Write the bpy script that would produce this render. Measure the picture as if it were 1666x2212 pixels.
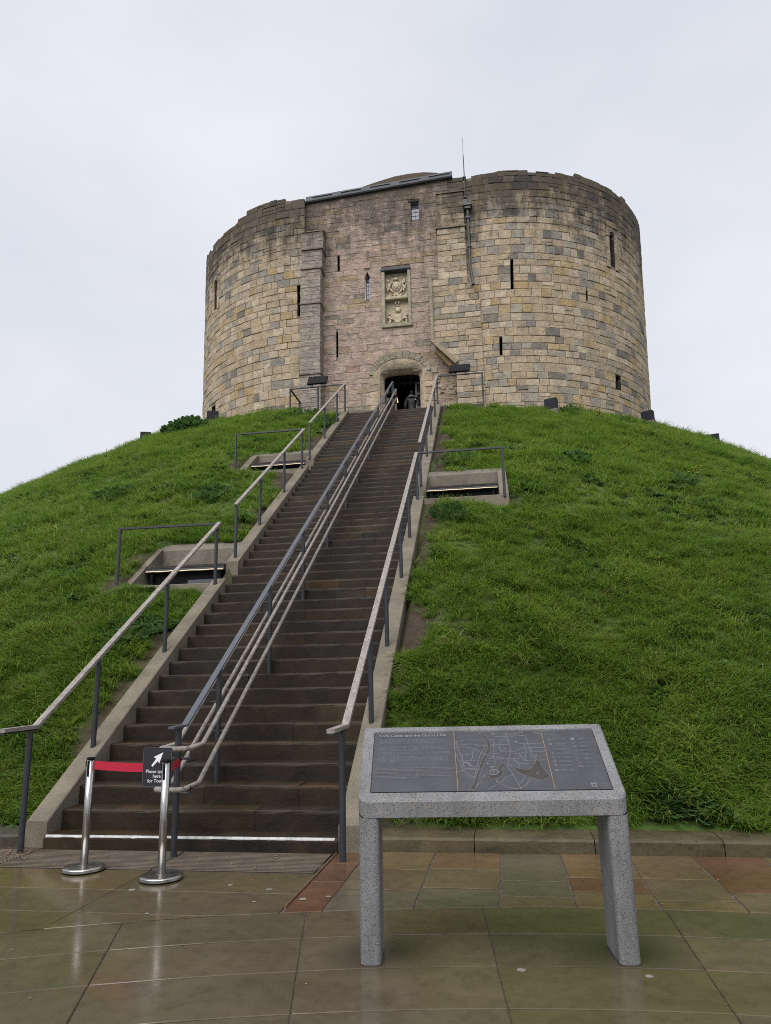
import bpy, bmesh, math, random
import numpy as np
from mathutils import Matrix, Vector, Euler

for o in list(bpy.data.objects):
    bpy.data.objects.remove(o, do_unlink=True)
SC = bpy.context.scene
C = SC.collection
R_ = math.radians

# ------------------------------------------------------------------ camera, light, exposure
F_PX, IMG_W = 1570.46, 1666.0
PITCH, ROLL, YAW = .226872, -.0211263, -.154469
CAM = np.array([0., 0., 1.6])
fw = Vector((math.sin(YAW)*math.cos(PITCH), math.cos(YAW)*math.cos(PITCH), math.sin(PITCH)))
r0 = Vector((math.cos(YAW), -math.sin(YAW), 0)); u0 = r0.cross(fw)
rt = math.cos(ROLL)*r0 + math.sin(ROLL)*u0
up = -math.sin(ROLL)*r0 + math.cos(ROLL)*u0
cd = bpy.data.cameras.new('camera'); cam = bpy.data.objects.new('camera', cd); C.objects.link(cam)
cd.sensor_fit = 'HORIZONTAL'; cd.sensor_width = 36; cd.lens = 36*F_PX/IMG_W
cd.clip_start = .05; cd.clip_end = 2000
mw = Matrix((rt, up, -fw)).transposed().to_4x4(); mw.translation = Vector(CAM)
cam.matrix_world = mw
SC.camera = cam

SUN_EL, SUN_AZ = 52, 196          # azimuth clockwise from +Y: from behind the camera
W = bpy.data.worlds.new('World'); SC.world = W; W.use_nodes = True
nt = W.node_tree; nt.nodes.clear()
def wn(t, **k):
    n = nt.nodes.new(t)
    for a, b in k.items(): setattr(n, a, b)
    return n
wo = wn('ShaderNodeOutputWorld'); bg = wn('ShaderNodeBackground'); bg.inputs[1].default_value = .1
sky = wn('ShaderNodeTexSky', sky_type='NISHITA', sun_disc=False, sun_elevation=R_(SUN_EL), sun_rotation=R_(SUN_AZ), dust_density=3)
tc = wn('ShaderNodeTexCoord'); mp = wn('ShaderNodeMapping'); mp.inputs[3].default_value = (1.0, 1.0, 2.2)
nz = wn('ShaderNodeTexNoise'); nz.inputs['Scale'].default_value = 1.5; nz.inputs['Detail'].default_value = 5; nz.inputs['Roughness'].default_value = .5
cr = wn('ShaderNodeValToRGB')
cr.color_ramp.elements[0].position = .3; cr.color_ramp.elements[0].color = (2.95, 3.10, 3.54, 1)
cr.color_ramp.elements[1].position = .72; cr.color_ramp.elements[1].color = (3.88, 3.92, 4.05, 1)
mx = wn('ShaderNodeMix', data_type='RGBA'); mx.inputs[0].default_value = .95     # overcast: cloud almost everywhere
L = nt.links.new
L(tc.outputs['Generated'], mp.inputs[0]); L(mp.outputs[0], nz.inputs['Vector']); L(nz.outputs['Fac'], cr.inputs[0])
L(sky.outputs[0], mx.inputs[6]); L(cr.outputs[0], mx.inputs[7]); L(mx.outputs[2], bg.inputs[0]); L(bg.outputs[0], wo.inputs[0])

sd = bpy.data.lights.new('sun', 'SUN'); sd.energy = 1.5; sd.angle = R_(60); sd.color = (1, .97, .93)
so = bpy.data.objects.new('sun', sd); C.objects.link(so); so.location = (0, -20, 40)
sdir = Vector((math.sin(R_(SUN_AZ))*math.cos(R_(SUN_EL)), math.cos(R_(SUN_AZ))*math.cos(R_(SUN_EL)), math.sin(R_(SUN_EL))))
so.rotation_euler = sdir.to_track_quat('Z', 'Y').to_euler()
vs = SC.view_settings; vs.view_transform = 'Standard'; vs.look = 'None'; vs.exposure = 1.2; vs.gamma = 1; vs.use_curve_mapping = False
SC.render.engine = 'CYCLES'
SC.cycles.max_bounces = 6; SC.cycles.diffuse_bounces = 4; SC.cycles.glossy_bounces = 3; SC.cycles.transmission_bounces = 3
SC.cycles.use_denoising = False; SC.cycles.filter_width = 1.0

# ------------------------------------------------------------------ helpers
rng = random.Random(7)
def U(a, b): return rng.uniform(a, b)

class MB:
    """collects faces; build() links them as ONE mesh object"""
    def __init__(s): s.v = []; s.f = []; s.c = []; s.m = []
    def add(s, v, f, col=(1, 1, 1), mi=0):
        n = len(s.v); s.v += [tuple(p) for p in v]
        s.f += [tuple(i+n for i in q) for q in f]
        s.c += [tuple(col)+(1,)]*len(v); s.m += [mi]*len(f); return s
    def box(s, x0, y0, z0, x1, y1, z1, col=(1, 1, 1), fn=None, mi=0):
        v = [(x0,y0,z0),(x1,y0,z0),(x1,y1,z0),(x0,y1,z0),(x0,y0,z1),(x1,y0,z1),(x1,y1,z1),(x0,y1,z1)]
        if fn: v = [fn(*p) for p in v]
        return s.add(v, [(3,2,1,0),(4,5,6,7),(0,1,5,4),(1,2,6,5),(2,3,7,6),(3,0,4,7)], col, mi)
    def bbox(s, x0, y0, z0, x1, y1, z1, b=.01, col=(1,1,1), fn=None, mi=0):
        """box with chamfered edges"""
        X, Y, Z = (x0, x1), (y0, y1), (z0, z1); v = []; idx = {}
        for i in (0,1):
            for j in (0,1):
                for k in (0,1):
                    sx, sy, sz = (1,-1)[i]*b, (1,-1)[j]*b, (1,-1)[k]*b
                    for a, p in enumerate([(X[i],Y[j]+sy,Z[k]+sz),(X[i]+sx,Y[j],Z[k]+sz),(X[i]+sx,Y[j]+sy,Z[k])]):
                        idx[i,j,k,a] = len(v); v.append(fn(*p) if fn else p)
        f = []
        for i in (0,1): f.append((idx[i,0,0,0],idx[i,1,0,0],idx[i,1,1,0],idx[i,0,1,0]))
        for j in (0,1): f.append((idx[0,j,0,1],idx[1,j,0,1],idx[1,j,1,1],idx[0,j,1,1]))
        for k in (0,1): f.append((idx[0,0,k,2],idx[1,0,k,2],idx[1,1,k,2],idx[0,1,k,2]))
        for j in (0,1):
            for k in (0,1): f.append((idx[0,j,k,1],idx[1,j,k,1],idx[1,j,k,2],idx[0,j,k,2]))
        for i in (0,1):
            for k in (0,1): f.append((idx[i,0,k,0],idx[i,1,k,0],idx[i,1,k,2],idx[i,0,k,2]))
        for i in (0,1):
            for j in (0,1): f.append((idx[i,j,0,0],idx[i,j,1,0],idx[i,j,1,1],idx[i,j,0,1]))
        for q in range(8):
            i, j, k = q >> 2, (q >> 1) & 1, q & 1; f.append((idx[i,j,k,0],idx[i,j,k,1],idx[i,j,k,2]))
        return s.add(v, f, col, mi)
    def prism(s, poly, fn0, fn1, col=(1,1,1), mi=0):
        n = len(poly); v = [fn0(*p) for p in poly]+[fn1(*p) for p in poly]
        f = [tuple(range(n))[::-1], tuple(range(n, 2*n))]+[(i, (i+1) % n, n+(i+1) % n, n+i) for i in range(n)]
        return s.add(v, f, col, mi)
    def tube(s, path, r, n=10, col=(1,1,1), caps=True, mi=0):
        P = [Vector(p) for p in path]; v = []; m = len(P); rr = r if isinstance(r, (list, tuple)) else [r]*m
        t = (P[1]-P[0]).normalized(); a = t.orthogonal().normalized()
        for i, p in enumerate(P):
            t = ((P[min(i+1, m-1)]-p).normalized()+(p-P[max(i-1, 0)]).normalized()).normalized()
            a = (a-a.dot(t)*t).normalized(); b = t.cross(a)
            k = 1
            if 0 < i < m-1:
                c = (P[i+1]-p).normalized().dot((p-P[i-1]).normalized()); k = 1/max(.6, math.sqrt((1+c)/2))
            for q in range(n):
                w = 2*math.pi*q/n; v.append(tuple(p+(a*math.cos(w)+b*math.sin(w))*rr[i]*(k if n > 2 else 1)))
        f = [(i*n+q, i*n+(q+1) % n, (i+1)*n+(q+1) % n, (i+1)*n+q) for i in range(m-1) for q in range(n)]
        if caps: f += [tuple(range(n))[::-1], tuple(range((m-1)*n, m*n))]
        return s.add(v, f, col, mi)
    def beam(s, p0, p1, w, h, col=(1,1,1), upv=(0,0,1), mi=0):
        p0, p1 = Vector(p0), Vector(p1); t = (p1-p0).normalized(); a = t.cross(Vector(upv)).normalized()*w/2; b = a.cross(t).normalized()*h/2
        v = [p0-a-b, p0+a-b, p0+a+b, p0-a+b, p1-a-b, p1+a-b, p1+a+b, p1-a+b]
        return s.add(v, [(3,2,1,0),(4,5,6,7),(0,1,5,4),(1,2,6,5),(2,3,7,6),(3,0,4,7)], col, mi)
    def lathe(s, prof, n=32, c=(0,0,0), col=(1,1,1), mi=0):
        v = [(c[0]+r*math.cos(2*math.pi*q/n), c[1]+r*math.sin(2*math.pi*q/n), c[2]+z) for r, z in prof for q in range(n)]; m = len(prof)
        f = [(i*n+q, i*n+(q+1) % n, (i+1)*n+(q+1) % n, (i+1)*n+q) for i in range(m-1) for q in range(n)]
        f += [tuple(range(n))[::-1], tuple(range((m-1)*n, m*n))]
        return s.add(v, f, col, mi)
    def build(s, name, mats, parent=None, smooth=False, label=None, kind=None, cat=None, group=None):
        me = bpy.data.meshes.new(name); me.from_pydata(s.v, [], s.f)
        for m in (mats if isinstance(mats, (list, tuple)) else [mats]): me.materials.append(m)
        if any(s.m): me.polygons.foreach_set('material_index', s.m)
        at = me.color_attributes.new('Col', 'FLOAT_COLOR', 'POINT'); at.data.foreach_set('color', np.array(s.c, dtype=np.float32).ravel())
        if smooth: me.polygons.foreach_set('use_smooth', [True]*len(s.f))
        me.update()
        return link(name, me, parent, label, kind, cat, group)

def link(name, data, parent=None, label=None, kind=None, cat=None, group=None):
    o = bpy.data.objects.new(name, data); C.objects.link(o)
    if parent is not None: put(o, parent)
    if label: o['label'] = label
    if kind: o['kind'] = kind
    if cat: o['category'] = cat
    if group: o['group'] = group
    return o
ROOT = {}
def put(o, parent):
    o.parent = parent
    if parent.name in ROOT: o.matrix_parent_inverse = ROOT[parent.name]
def thing(name, label, cat, loc, rz=None, group=None, kind=None):
    """an Empty at the base of a thing. rz None: its parts are given in world coordinates; else in local ones"""
    o = bpy.data.objects.new(name, None); C.objects.link(o); o.location = loc; o.empty_display_size = .2
    if rz is None: ROOT[o.name] = Matrix.Translation(Vector(loc)).inverted()
    else: o.rotation_euler = (0, 0, rz)
    if label: o['label'] = label
    if cat: o['category'] = cat
    if group: o['group'] = group
    if kind: o['kind'] = kind
    return o
def dup(root, loc, rz, label):
    r = root.copy(); C.objects.link(r); r.location = loc; r.rotation_euler = (0, 0, rz); r['label'] = label
    for ch in list(root.children):
        c = ch.copy(); C.objects.link(c); c.parent = r
        for g in list(ch.children):
            d = g.copy(); C.objects.link(d); d.parent = c
    return r

def vnoise(x, y, s, seed=0):
    """smooth value noise on arrays"""
    x = np.asarray(x, float)/s+seed*17.3; y = np.asarray(y, float)/s+seed*9.1
    xi, yi = np.floor(x), np.floor(y); fx, fy = x-xi, y-yi
    fx = fx*fx*(3-2*fx); fy = fy*fy*(3-2*fy)
    h = lambda a, b: np.modf(np.abs(np.sin(a*127.1+b*311.7+seed*74.7)*43758.5453))[0]
    return (h(xi, yi)*(1-fx)+h(xi+1, yi)*fx)*(1-fy)+(h(xi, yi+1)*(1-fx)+h(xi+1, yi+1)*fx)*fy

def project(p):
    d = Vector(p)-Vector(CAM); w = d.dot(fw)
    return (F_PX*d.dot(rt)/w, -F_PX*d.dot(up)/w)

# ------------------------------------------------------------------ materials
class MT:
    def __init__(s, name, rough=.8, metal=0, spec=.5):
        s.m = bpy.data.materials.new(name); s.m.use_nodes = True; s.t = s.m.node_tree; s.b = s.t.nodes['Principled BSDF']
        s.b.inputs['Roughness'].default_value = rough; s.b.inputs['Metallic'].default_value = metal; s.b.inputs['Specular IOR Level'].default_value = spec
        s.col = None; s.nrm = None
    def n(s, t, ins=None, **k):
        q = s.t.nodes.new(t)
        for a, b in k.items(): setattr(q, a, b)
        for a, b in (ins or {}).items():
            if hasattr(b, 'is_output') or isinstance(b, bpy.types.NodeSocket): s.t.links.new(b, q.inputs[a])
            else: q.inputs[a].default_value = b
        return q
    def co(s, scale=(1,1,1)):
        t = s.n('ShaderNodeTexCoord'); return s.n('ShaderNodeMapping', {0: t.outputs['Object'], 3: scale}).outputs[0]
    def noise(s, scale, detail=4, st=(1,1,1), rough=.6, dist=0):
        return s.n('ShaderNodeTexNoise', {'Vector': s.co(st), 'Scale': scale, 'Detail': detail, 'Roughness': rough, 'Distortion': dist}).outputs['Fac']
    def ramp(s, fac, a, b, ca=(0,0,0), cb=(1,1,1)):
        r = s.n('ShaderNodeValToRGB', {0: fac}); e = r.color_ramp.elements
        e[0].position, e[1].position = a, b; e[0].color = tuple(ca)+(1,); e[1].color = tuple(cb)+(1,)
        return r.outputs[0]
    def mix(s, fac, a, b, mode='MIX'):
        f = lambda q: tuple(q)+(1,) if isinstance(q, (tuple, list)) and len(q) == 3 else q
        return s.n('ShaderNodeMix', {0: fac, 6: f(a), 7: f(b)}, data_type='RGBA', blend_type=mode).outputs[2]
    def math(s, op, a, b=0):
        return s.n('ShaderNodeMath', {0: a, 1: b}, operation=op).outputs[0]
    def attr(s): return s.n('ShaderNodeAttribute', attribute_name='Col').outputs['Color']
    def pos(s):
        g = s.n('ShaderNodeNewGeometry'); return s.n('ShaderNodeSeparateXYZ', {0: g.outputs['Position']}).outputs
    def bump(s, h, strength=.4, dist=.01):
        q = s.n('ShaderNodeBump', {'Height': h, 'Strength': strength, 'Distance': dist})
        if s.nrm is not None: s.t.links.new(s.nrm, q.inputs['Normal'])
        s.nrm = q.outputs[0]
    def rough(s, v): s.t.links.new(v, s.b.inputs['Roughness'])
    def done(s, col):
        if isinstance(col, tuple): s.b.inputs['Base Color'].default_value = col+(1,)
        else: s.t.links.new(col, s.b.inputs['Base Color'])
        if s.nrm is not None: s.t.links.new(s.nrm, s.b.inputs['Normal'])
        return s.m

def flat(name, col, rough=.6, metal=0, spec=.5, var=.25, sc=8, bump=.15):
    m = MT(name, rough, metal, spec); n = m.noise(sc, 5)
    c = m.mix(1, tuple(x*(1-var) for x in col), tuple(x*(1+var) for x in col)); m.t.links.new(m.ramp(n, .3, .7), c.node.inputs[0])
    if bump: m.bump(m.noise(sc*6, 4), bump, .004)
    return m.done(c)

# rubble-faced magnesian limestone of the lobes
def stone_mat(name, streak=False, soot_z=(18.2, 21.2), soot=1.0):
    m = MT(name, .9, 0, .2); a = m.attr()
    n1 = m.noise(3.2, 6, rough=.65); n2 = m.noise(14, 5, rough=.7)
    if streak:
        n3 = m.noise(2.2, 6, (1.6, 1.6, 13), .7, .6)
        a = m.mix(m.ramp(n3, .42, .62), m.mix(1, a, (.68, .67, .66), 'MULTIPLY'), m.mix(1, a, (1.12, 1.09, 1.06), 'MULTIPLY'))
        m.bump(n3, .6, .05)
    c = m.mix(m.ramp(n1, .33, .68), m.mix(1, a, (.70, .70, .72), 'MULTIPLY'), m.mix(1, a, (1.14, 1.11, 1.04), 'MULTIPLY'))
    c = m.mix(m.ramp(n2, .54, .74), c, m.mix(1, c, (.62, .58, .54), 'MULTIPLY'))
    pits = m.ramp(m.noise(30, 3, rough=.8), .64, .72); c = m.mix(pits, c, m.mix(1, c, (.35, .32, .3), 'MULTIPLY'))
    # dark crust that has grown below the wall head, in runs
    z = m.pos()[2]; k = m.math('DIVIDE', m.math('SUBTRACT', z, soot_z[0]), soot_z[1]-soot_z[0])
    runs = m.noise(1.1, 6, (2.6, 2.6, .42), .7); blot = m.noise(1.6, 5, (1, 1, 1.6), .65)
    s_ = m.math('ADD', m.math('ADD', m.math('MULTIPLY', k, .60), m.math('MULTIPLY', runs, 1.05)), m.math('MULTIPLY', blot, 1.05))
    c = m.mix(m.math('MULTIPLY', m.ramp(m.math('MULTIPLY', s_, .6), .61, .85), .93*soot), c, m.mix(.5, m.mix(1, c, (.28, .27, .27), 'MULTIPLY'), (.052, .048, .043)))
    m.bump(m.noise(7, 4), .5, .05); m.bump(n2, .6, .04); m.bump(m.noise(45, 4, rough=.75), .35, .01)
    return m.done(c)
STONE = stone_mat('limestone_ashlar')
PINK = stone_mat('furrowed_pink_limestone', True, (17.9, 22.6), .85)
CUT = stone_mat('smooth_new_sandstone', False, (30, 40), .3)
def mortar():
    m = MT('lime_mortar', .95, 0, .1); n = m.noise(6, 5)
    m.bump(m.noise(40, 4), .4, .01)
    return m.done(m.ramp(n, .3, .7, (.12, .10, .076), (.205, .175, .132)))
MORTAR = mortar()
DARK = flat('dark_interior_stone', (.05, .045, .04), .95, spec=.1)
def steps():
    m = MT('wet_gritstone', .5, 0, .22); a = m.attr()
    n1 = m.noise(2.6, 6, (1, 1, 2.2)); n2 = m.noise(22, 5, (1, 1, 1.5), .7); n3 = m.noise(.9, 4)
    c = m.mix(m.ramp(n1, .32, .7), m.mix(1, a, (.62, .62, .64), 'MULTIPLY'), m.mix(1, a, (1.28, 1.22, 1.12), 'MULTIPLY'))
    c = m.mix(m.ramp(n2, .52, .72), c, m.mix(1, c, (.42, .42, .42), 'MULTIPLY'))
    c = m.mix(m.math('MULTIPLY', m.ramp(n3, .55, .72), .45), c, (.085, .055, .028))
    m.rough(m.math('ADD', m.math('MULTIPLY', n1, .5), .25)); m.bump(n2, .35, .012); m.bump(m.noise(70, 3), .3, .006)
    return m.done(c)
STEP = steps()
def pave(name, wet, bump, foot_stain_shade=()):
    m = MT(name, .2, 0, .5); a = m.attr()
    n1 = m.noise(1.1, 6, rough=.6); n2 = m.noise(9, 6, rough=.7); n3 = m.noise(.55, 3); n4 = m.noise(60, 3)
    c = m.mix(m.ramp(n1, .3, .7), m.mix(1, a, (.74, .74, .72), 'MULTIPLY'), m.mix(1, a, (1.2, 1.15, 1.08), 'MULTIPLY'))
    c = m.mix(m.ramp(n2, .45, .75), c, m.mix(1, c, (.66, .64, .6), 'MULTIPLY'))
    c = m.mix(m.math('MULTIPLY', m.ramp(n3, .5, .75), .28), c, m.mix(1, a, (.76, .92, .64), 'MULTIPLY'))      # algae
    c = m.mix(m.math('MULTIPLY', m.ramp(n4, .62, .7), .25), c, (.03, .025, .02))
    for lx, ly in foot_stain_shade:  # algae stain round the board feet, doubling as their painted contact shadow
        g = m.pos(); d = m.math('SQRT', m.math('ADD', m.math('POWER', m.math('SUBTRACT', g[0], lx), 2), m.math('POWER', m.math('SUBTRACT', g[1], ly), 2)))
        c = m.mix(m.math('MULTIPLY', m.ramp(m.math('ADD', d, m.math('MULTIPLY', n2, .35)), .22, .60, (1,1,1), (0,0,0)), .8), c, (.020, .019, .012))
    r = m.math('ADD', m.math('MULTIPLY', m.ramp(n1, .35, .7), wet), .055); r = m.math('ADD', r, m.math('MULTIPLY', n2, .08)); m.rough(r)
    m.bump(n2, bump, .006); m.bump(n4, bump*.5, .002)
    return m.done(c)
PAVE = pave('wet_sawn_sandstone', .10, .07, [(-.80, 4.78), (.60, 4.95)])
YORK = pave('wet_riven_sandstone', .24, .55)
def concrete(name, col, sc, amt):
    m = MT(name, .85, 0, .3); n1 = m.noise(2.5, 5); n2 = m.noise(sc, 3, rough=.8)
    c = m.ramp(n1, .3, .7, tuple(x*.68 for x in col), tuple(x*1.12 for x in col))
    c = m.mix(m.ramp(n2, .38, .62), m.mix(1, c, (1-amt,)*3, 'MULTIPLY'), m.mix(1, c, (1+amt*.5,)*3, 'MULTIPLY'))
    m.bump(n2, .5, .008)
    return m.done(c)
CONC = concrete('exposed_aggregate_concrete', (.185, .16, .122), 75, .32)
CONCF = concrete('board_marked_concrete', (.165, .147, .118), 30, .2)
def terrazzo():
    m = MT('terrazzo_concrete', .55, 0, .4); co = m.co()
    v = m.n('ShaderNodeTexVoronoi', {'Vector': co, 'Scale': 95, 'Randomness': 1}); rnd = m.n('ShaderNodeSeparateColor', {0: v.outputs['Color']}).outputs
    v2 = m.n('ShaderNodeTexVoronoi', {'Vector': co, 'Scale': 190, 'Randomness': 1}); rn2 = m.n('ShaderNodeSeparateColor', {0: v2.outputs['Color']}).outputs
    n = m.noise(4.5, 6, (1, 1, .35), .65); c = m.ramp(n, .3, .7, (.098, .100, .104), (.195, .198, .205))
    msk = lambda vv, r, d, t: m.math('MULTIPLY', m.math('LESS_THAN', vv.outputs['Distance'], d), m.math('GREATER_THAN', r, t))
    c = m.mix(msk(v2, rn2[0], .38, .7), c, (.27, .265, .25)); c = m.mix(msk(v2, rn2[1], .36, .72), c, (.08, .08, .085))
    c = m.mix(msk(v, rnd[0], .36, .62), c, (.058, .058, .062)); c = m.mix(msk(v, rnd[1], .3, .86), c, (.27, .20, .13))
    m.bump(m.noise(90, 3), .12, .002)
    return m.done(c)
TERR = terrazzo()
def wood():
    m = MT('weathered_oak', .75, 0, .3); n = m.noise(9, 6, (3, .35, 3), .7); n2 = m.noise(60, 4, (2, .6, 2), .7); n3 = m.noise(3, 3)
    c = m.ramp(n, .3, .68, (.145, .128, .116), (.345, .315, .285)); c = m.mix(m.ramp(n2, .45, .7), c, m.mix(1, c, (.62, .6, .58), 'MULTIPLY'))
    c = m.mix(m.math('MULTIPLY', m.ramp(n3, .64, .74), .55), c, (.40, .24, .10))
    m.bump(n2, .4, .006)
    return m.done(c)
WOOD = wood()
STEEL = flat('grey_painted_steel', (.021, .024, .029), .42, 0, .5, .18, 14, .06)
CAPST = flat('pale_grey_painted_steel', (.068, .075, .088), .4, 0, .5, .12, 14, .05)
def brushed():
    m = MT('brushed_stainless_steel', .22, 1); n = m.noise(40, 3, (6, 6, .15)); n2 = m.noise(7, 4)
    m.rough(m.math('ADD', m.math('MULTIPLY', n2, .22), .14)); m.bump(n, .04, .002)
    return m.done(m.ramp(n2, .3, .7, (.36, .352, .345), (.52, .51, .495)))
INOX = brushed()
BLACK = flat('black_plastic', (.006, .0065, .008), .6, spec=.12, var=.2)
BOXG = flat('dark_slate_lamp_housing', (.009, .011, .016), .6, spec=.2, var=.2)
BRONZE = flat('dark_bronze', (.058, .061, .070), .46, .35, .5, .14, 9, .10)
BRELIEF = flat('raised_bronze', (.19, .19, .20), .42, .3, .5, .15, 30, .05)
BDARK = flat('brown_bronze', (.040, .036, .033), .6, .2, .4, .2, 20, .3)
GOLD = flat('polished_bronze_strip', (.42, .27, .16), .35, .8, .5, .15, 20, 0)
LEAD = flat('lead_sheet', (.042, .046, .056), .65, .0, .5, .25, 3, .2)
ROOFT = flat('mossy_oak_deck', (.085, .06, .04), .9, var=.4, sc=12, bump=.5)
WHITE = flat('white_paint', (.42, .42, .41), .8, var=.3, sc=20, bump=.3)
SIGNB = flat('black_sign_board', (.010, .010, .016), .5, var=.1, bump=0)
SIGNW = flat('white_lettering', (.68, .69, .73), .6, var=.02, bump=0)
RED = flat('red_webbing', (.38, .003, .028), .6, var=.1, sc=30, bump=.1)
SOILM = flat('bare_wet_soil', (.052, .037, .026), .85, var=.45, sc=9, bump=.9)
TIMB = flat('grey_timber', (.17, .15, .13), .8, var=.3, sc=10, bump=.4)
PORT = flat('dark_oak_portcullis', (.045, .040, .037), .8, 0, .2, var=.3, sc=10, bump=.3)
CARVE = stone_mat('carved_limestone', False, (30, 40), .5)
def lit(name, col, e):
    m = MT(name, .5); m.b.inputs['Emission Color'].default_value = col+(1,); m.b.inputs['Emission Strength'].default_value = e
    return m.done(col)
LED = lit('led_strip_light', (1, .78, .48), .2); AMBER = lit('amber_lamp_light', (1, .5, .12), 2.5)
def glass():
    m = MT('leaded_glass', .15, 0, .6); return m.done(m.ramp(m.noise(4, 2), .3, .7, (.10, .11, .14), (.24, .26, .31)))
GLASS = glass()
def leafmat(name, cols, trans=.5, rough=.36, dry=.5):
    m = MT(name, rough, 0, .35); oi = m.n('ShaderNodeObjectInfo').outputs['Random']; gg = m.n('ShaderNodeNewGeometry'); g = gg.outputs['Position']; isl = gg.outputs['Random Per Island']
    p = m.n('ShaderNodeTexNoise', {'Vector': g, 'Scale': .8, 'Detail': 4, 'Roughness': .6}).outputs['Fac']
    p2 = m.n('ShaderNodeTexNoise', {'Vector': g, 'Scale': 2.6, 'Detail': 3}).outputs['Fac']
    t = m.math('ADD', m.math('MULTIPLY', m.ramp(p, .3, .7), .62), m.math('MULTIPLY', oi, .38))
    r = m.n('ShaderNodeValToRGB', {0: t}); e = r.color_ramp.elements
    e[0].position = .05; e[0].color = cols[0]+(1,); e[1].position = .95; e[1].color = cols[2]+(1,)
    x = e.new(.5); x.color = cols[1]+(1,)
    c = m.mix(m.math('MULTIPLY', m.ramp(p2, .58, .72), m.math('MULTIPLY', oi, .8)), r.outputs[0], cols[3])
    c = m.mix(1, c, m.ramp(isl, 0, 1, (.62, .66, .6), (1.38, 1.30, 1.35)), 'MULTIPLY')
    c = m.mix(m.math('MULTIPLY', m.math('GREATER_THAN', isl, .9), dry), c, (.30, .27, .14))
    m.done(c)
    tr = m.n('ShaderNodeBsdfTranslucent'); m.t.links.new(c, tr.inputs[0])
    ms = m.n('ShaderNodeMixShader', {0: trans, 1: m.b.outputs[0], 2: tr.outputs[0]})
    m.t.links.new(ms.outputs[0], m.t.nodes['Material Output'].inputs[0])
    return m.m
GRASS = leafmat('grass_blade', [(.070, .158, .018), (.140, .258, .028), (.215, .300, .044), (.27, .26, .09)])
WEED = leafmat('broad_weed_leaf', [(.055, .12, .035), (.085, .17, .05), (.12, .21, .075), (.14, .20, .09)], .35, .45, 0)
YELL = flat('yellow_petal', (.65, .48, .03), .6, var=.1, bump=0)
DEADL = flat('fallen_leaf', (.20, .12, .07), .7, var=.4, sc=20, bump=.1)
def turf():
    m = MT('turf_and_soil', .9, 0, .2); n = m.noise(7, 6, rough=.7); n2 = m.noise(1.3, 4)
    c = m.ramp(n, .35, .7, (.03, .052, .012), (.075, .125, .022)); soil = m.attr()
    c = m.mix(m.n('ShaderNodeSeparateColor', {0: soil}).outputs[0], c, m.ramp(n, .3, .7, (.030, .020, .014), (.075, .055, .04)))
    m.bump(n, .8, .05)
    return m.done(c)
TURF = turf()
# ------------------------------------------------------------------ the lie of the land
Y0, TREAD, Z0, RISE = 7.311, .31, .12, .2
SL = RISE/TREAD
def nose(y): return Z0+SL*(y-Y0)                    # line through the step nosings
def S(u, y, z): return (u-.0155*(y-Y0), y, z)      # the stair runs slightly askew
MC = (-5.32, 43.19); FY = 25.9                      # middle of the mound; plane of the gatehouse front
RL = dict(c=(.1, 32.1), R=6.75, lean=.042); LL = dict(c=(-7.2, 31.5), R=6.0, lean=-.013)

def mound_z(x, y, rough=True):
    x = np.asarray(x, float); y = np.asarray(y, float)
    r = np.hypot(x-MC[0], y-MC[1]); t = (r-16.3)/1.2
    z = 13.07-.65*1.2*np.logaddexp(0, t)
    if rough:
        z = z+(vnoise(x, y, 2.3, 1)-.5)*.20+(vnoise(x, y, .7, 2)-.5)*.10+(vnoise(x, y, 5, 3)-.5)*.22
    z = z-.06-.42*np.clip((x-4.5)/6, 0, 1)*np.clip((y-12)/8, 0, 1)
    # level with the stringers beside the stair
    u = x+.0155*(y-Y0); d = np.maximum(np.maximum(-4.98-u, u+1.43), 0); k = np.clip(1-d/2.6, 0, 1); k = k*k*(3-2*k)
    k = k*np.clip((24.6-y)/1.2, 0, 1)
    zs = nose(y)+.03-.05*np.clip(1-d/.5, 0, 1)+(vnoise(x, y, .5, 5)-.5)*.05
    z = z*(1-k)+zs*k
    z = np.maximum(z, .0+.10*np.clip((y-7.6)/.3, 0, 1))
    z = np.minimum(z, .10+.85*np.maximum(y-7.8, 0)+(vnoise(x, y, .5, 6)-.5)*.05)
    # hollow under stair, landing, recesses and castle
    inside = (u > -4.9) & (u < -1.5) & (y < 26.5); z = np.where(inside, np.minimum(z, nose(y)-.5), z)
    land = (x > -7.2) & (x < -.15) & (y > 23.95) & (y < 40); z = np.where(land, np.minimum(z, 10.75), z)
    for u0_, u1_, ya, yb, zz in RECESS: z = np.where((u > u0_+.12) & (u < u1_-.12) & (y > ya+.12) & (y < yb-.1), np.minimum(z, zz-.35), z)
    for q in (RL, LL):
        z = np.where(np.hypot(x-q['c'][0], y-q['c'][1]) < q['R']-.5, np.minimum(z, 10.6), z)
    return z
# seat recesses let into the slope: u range, y range, curb height
RECESS = [(-6.77, -4.98, 12.10, 13.86, 3.33), (-6.77, -4.98, 18.08, 19.78, 7.16), (-1.43, .43, 15.45, 17.22, 5.46)]

g = MB(); g.add([(-300,-300,-.08),(300,-300,-.08),(300,300,-.08),(-300,300,-.08)], [(0,1,2,3)])
g.build('ground', flat('asphalt', (.05, .05, .05), .8, bump=.3), kind='structure')

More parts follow.
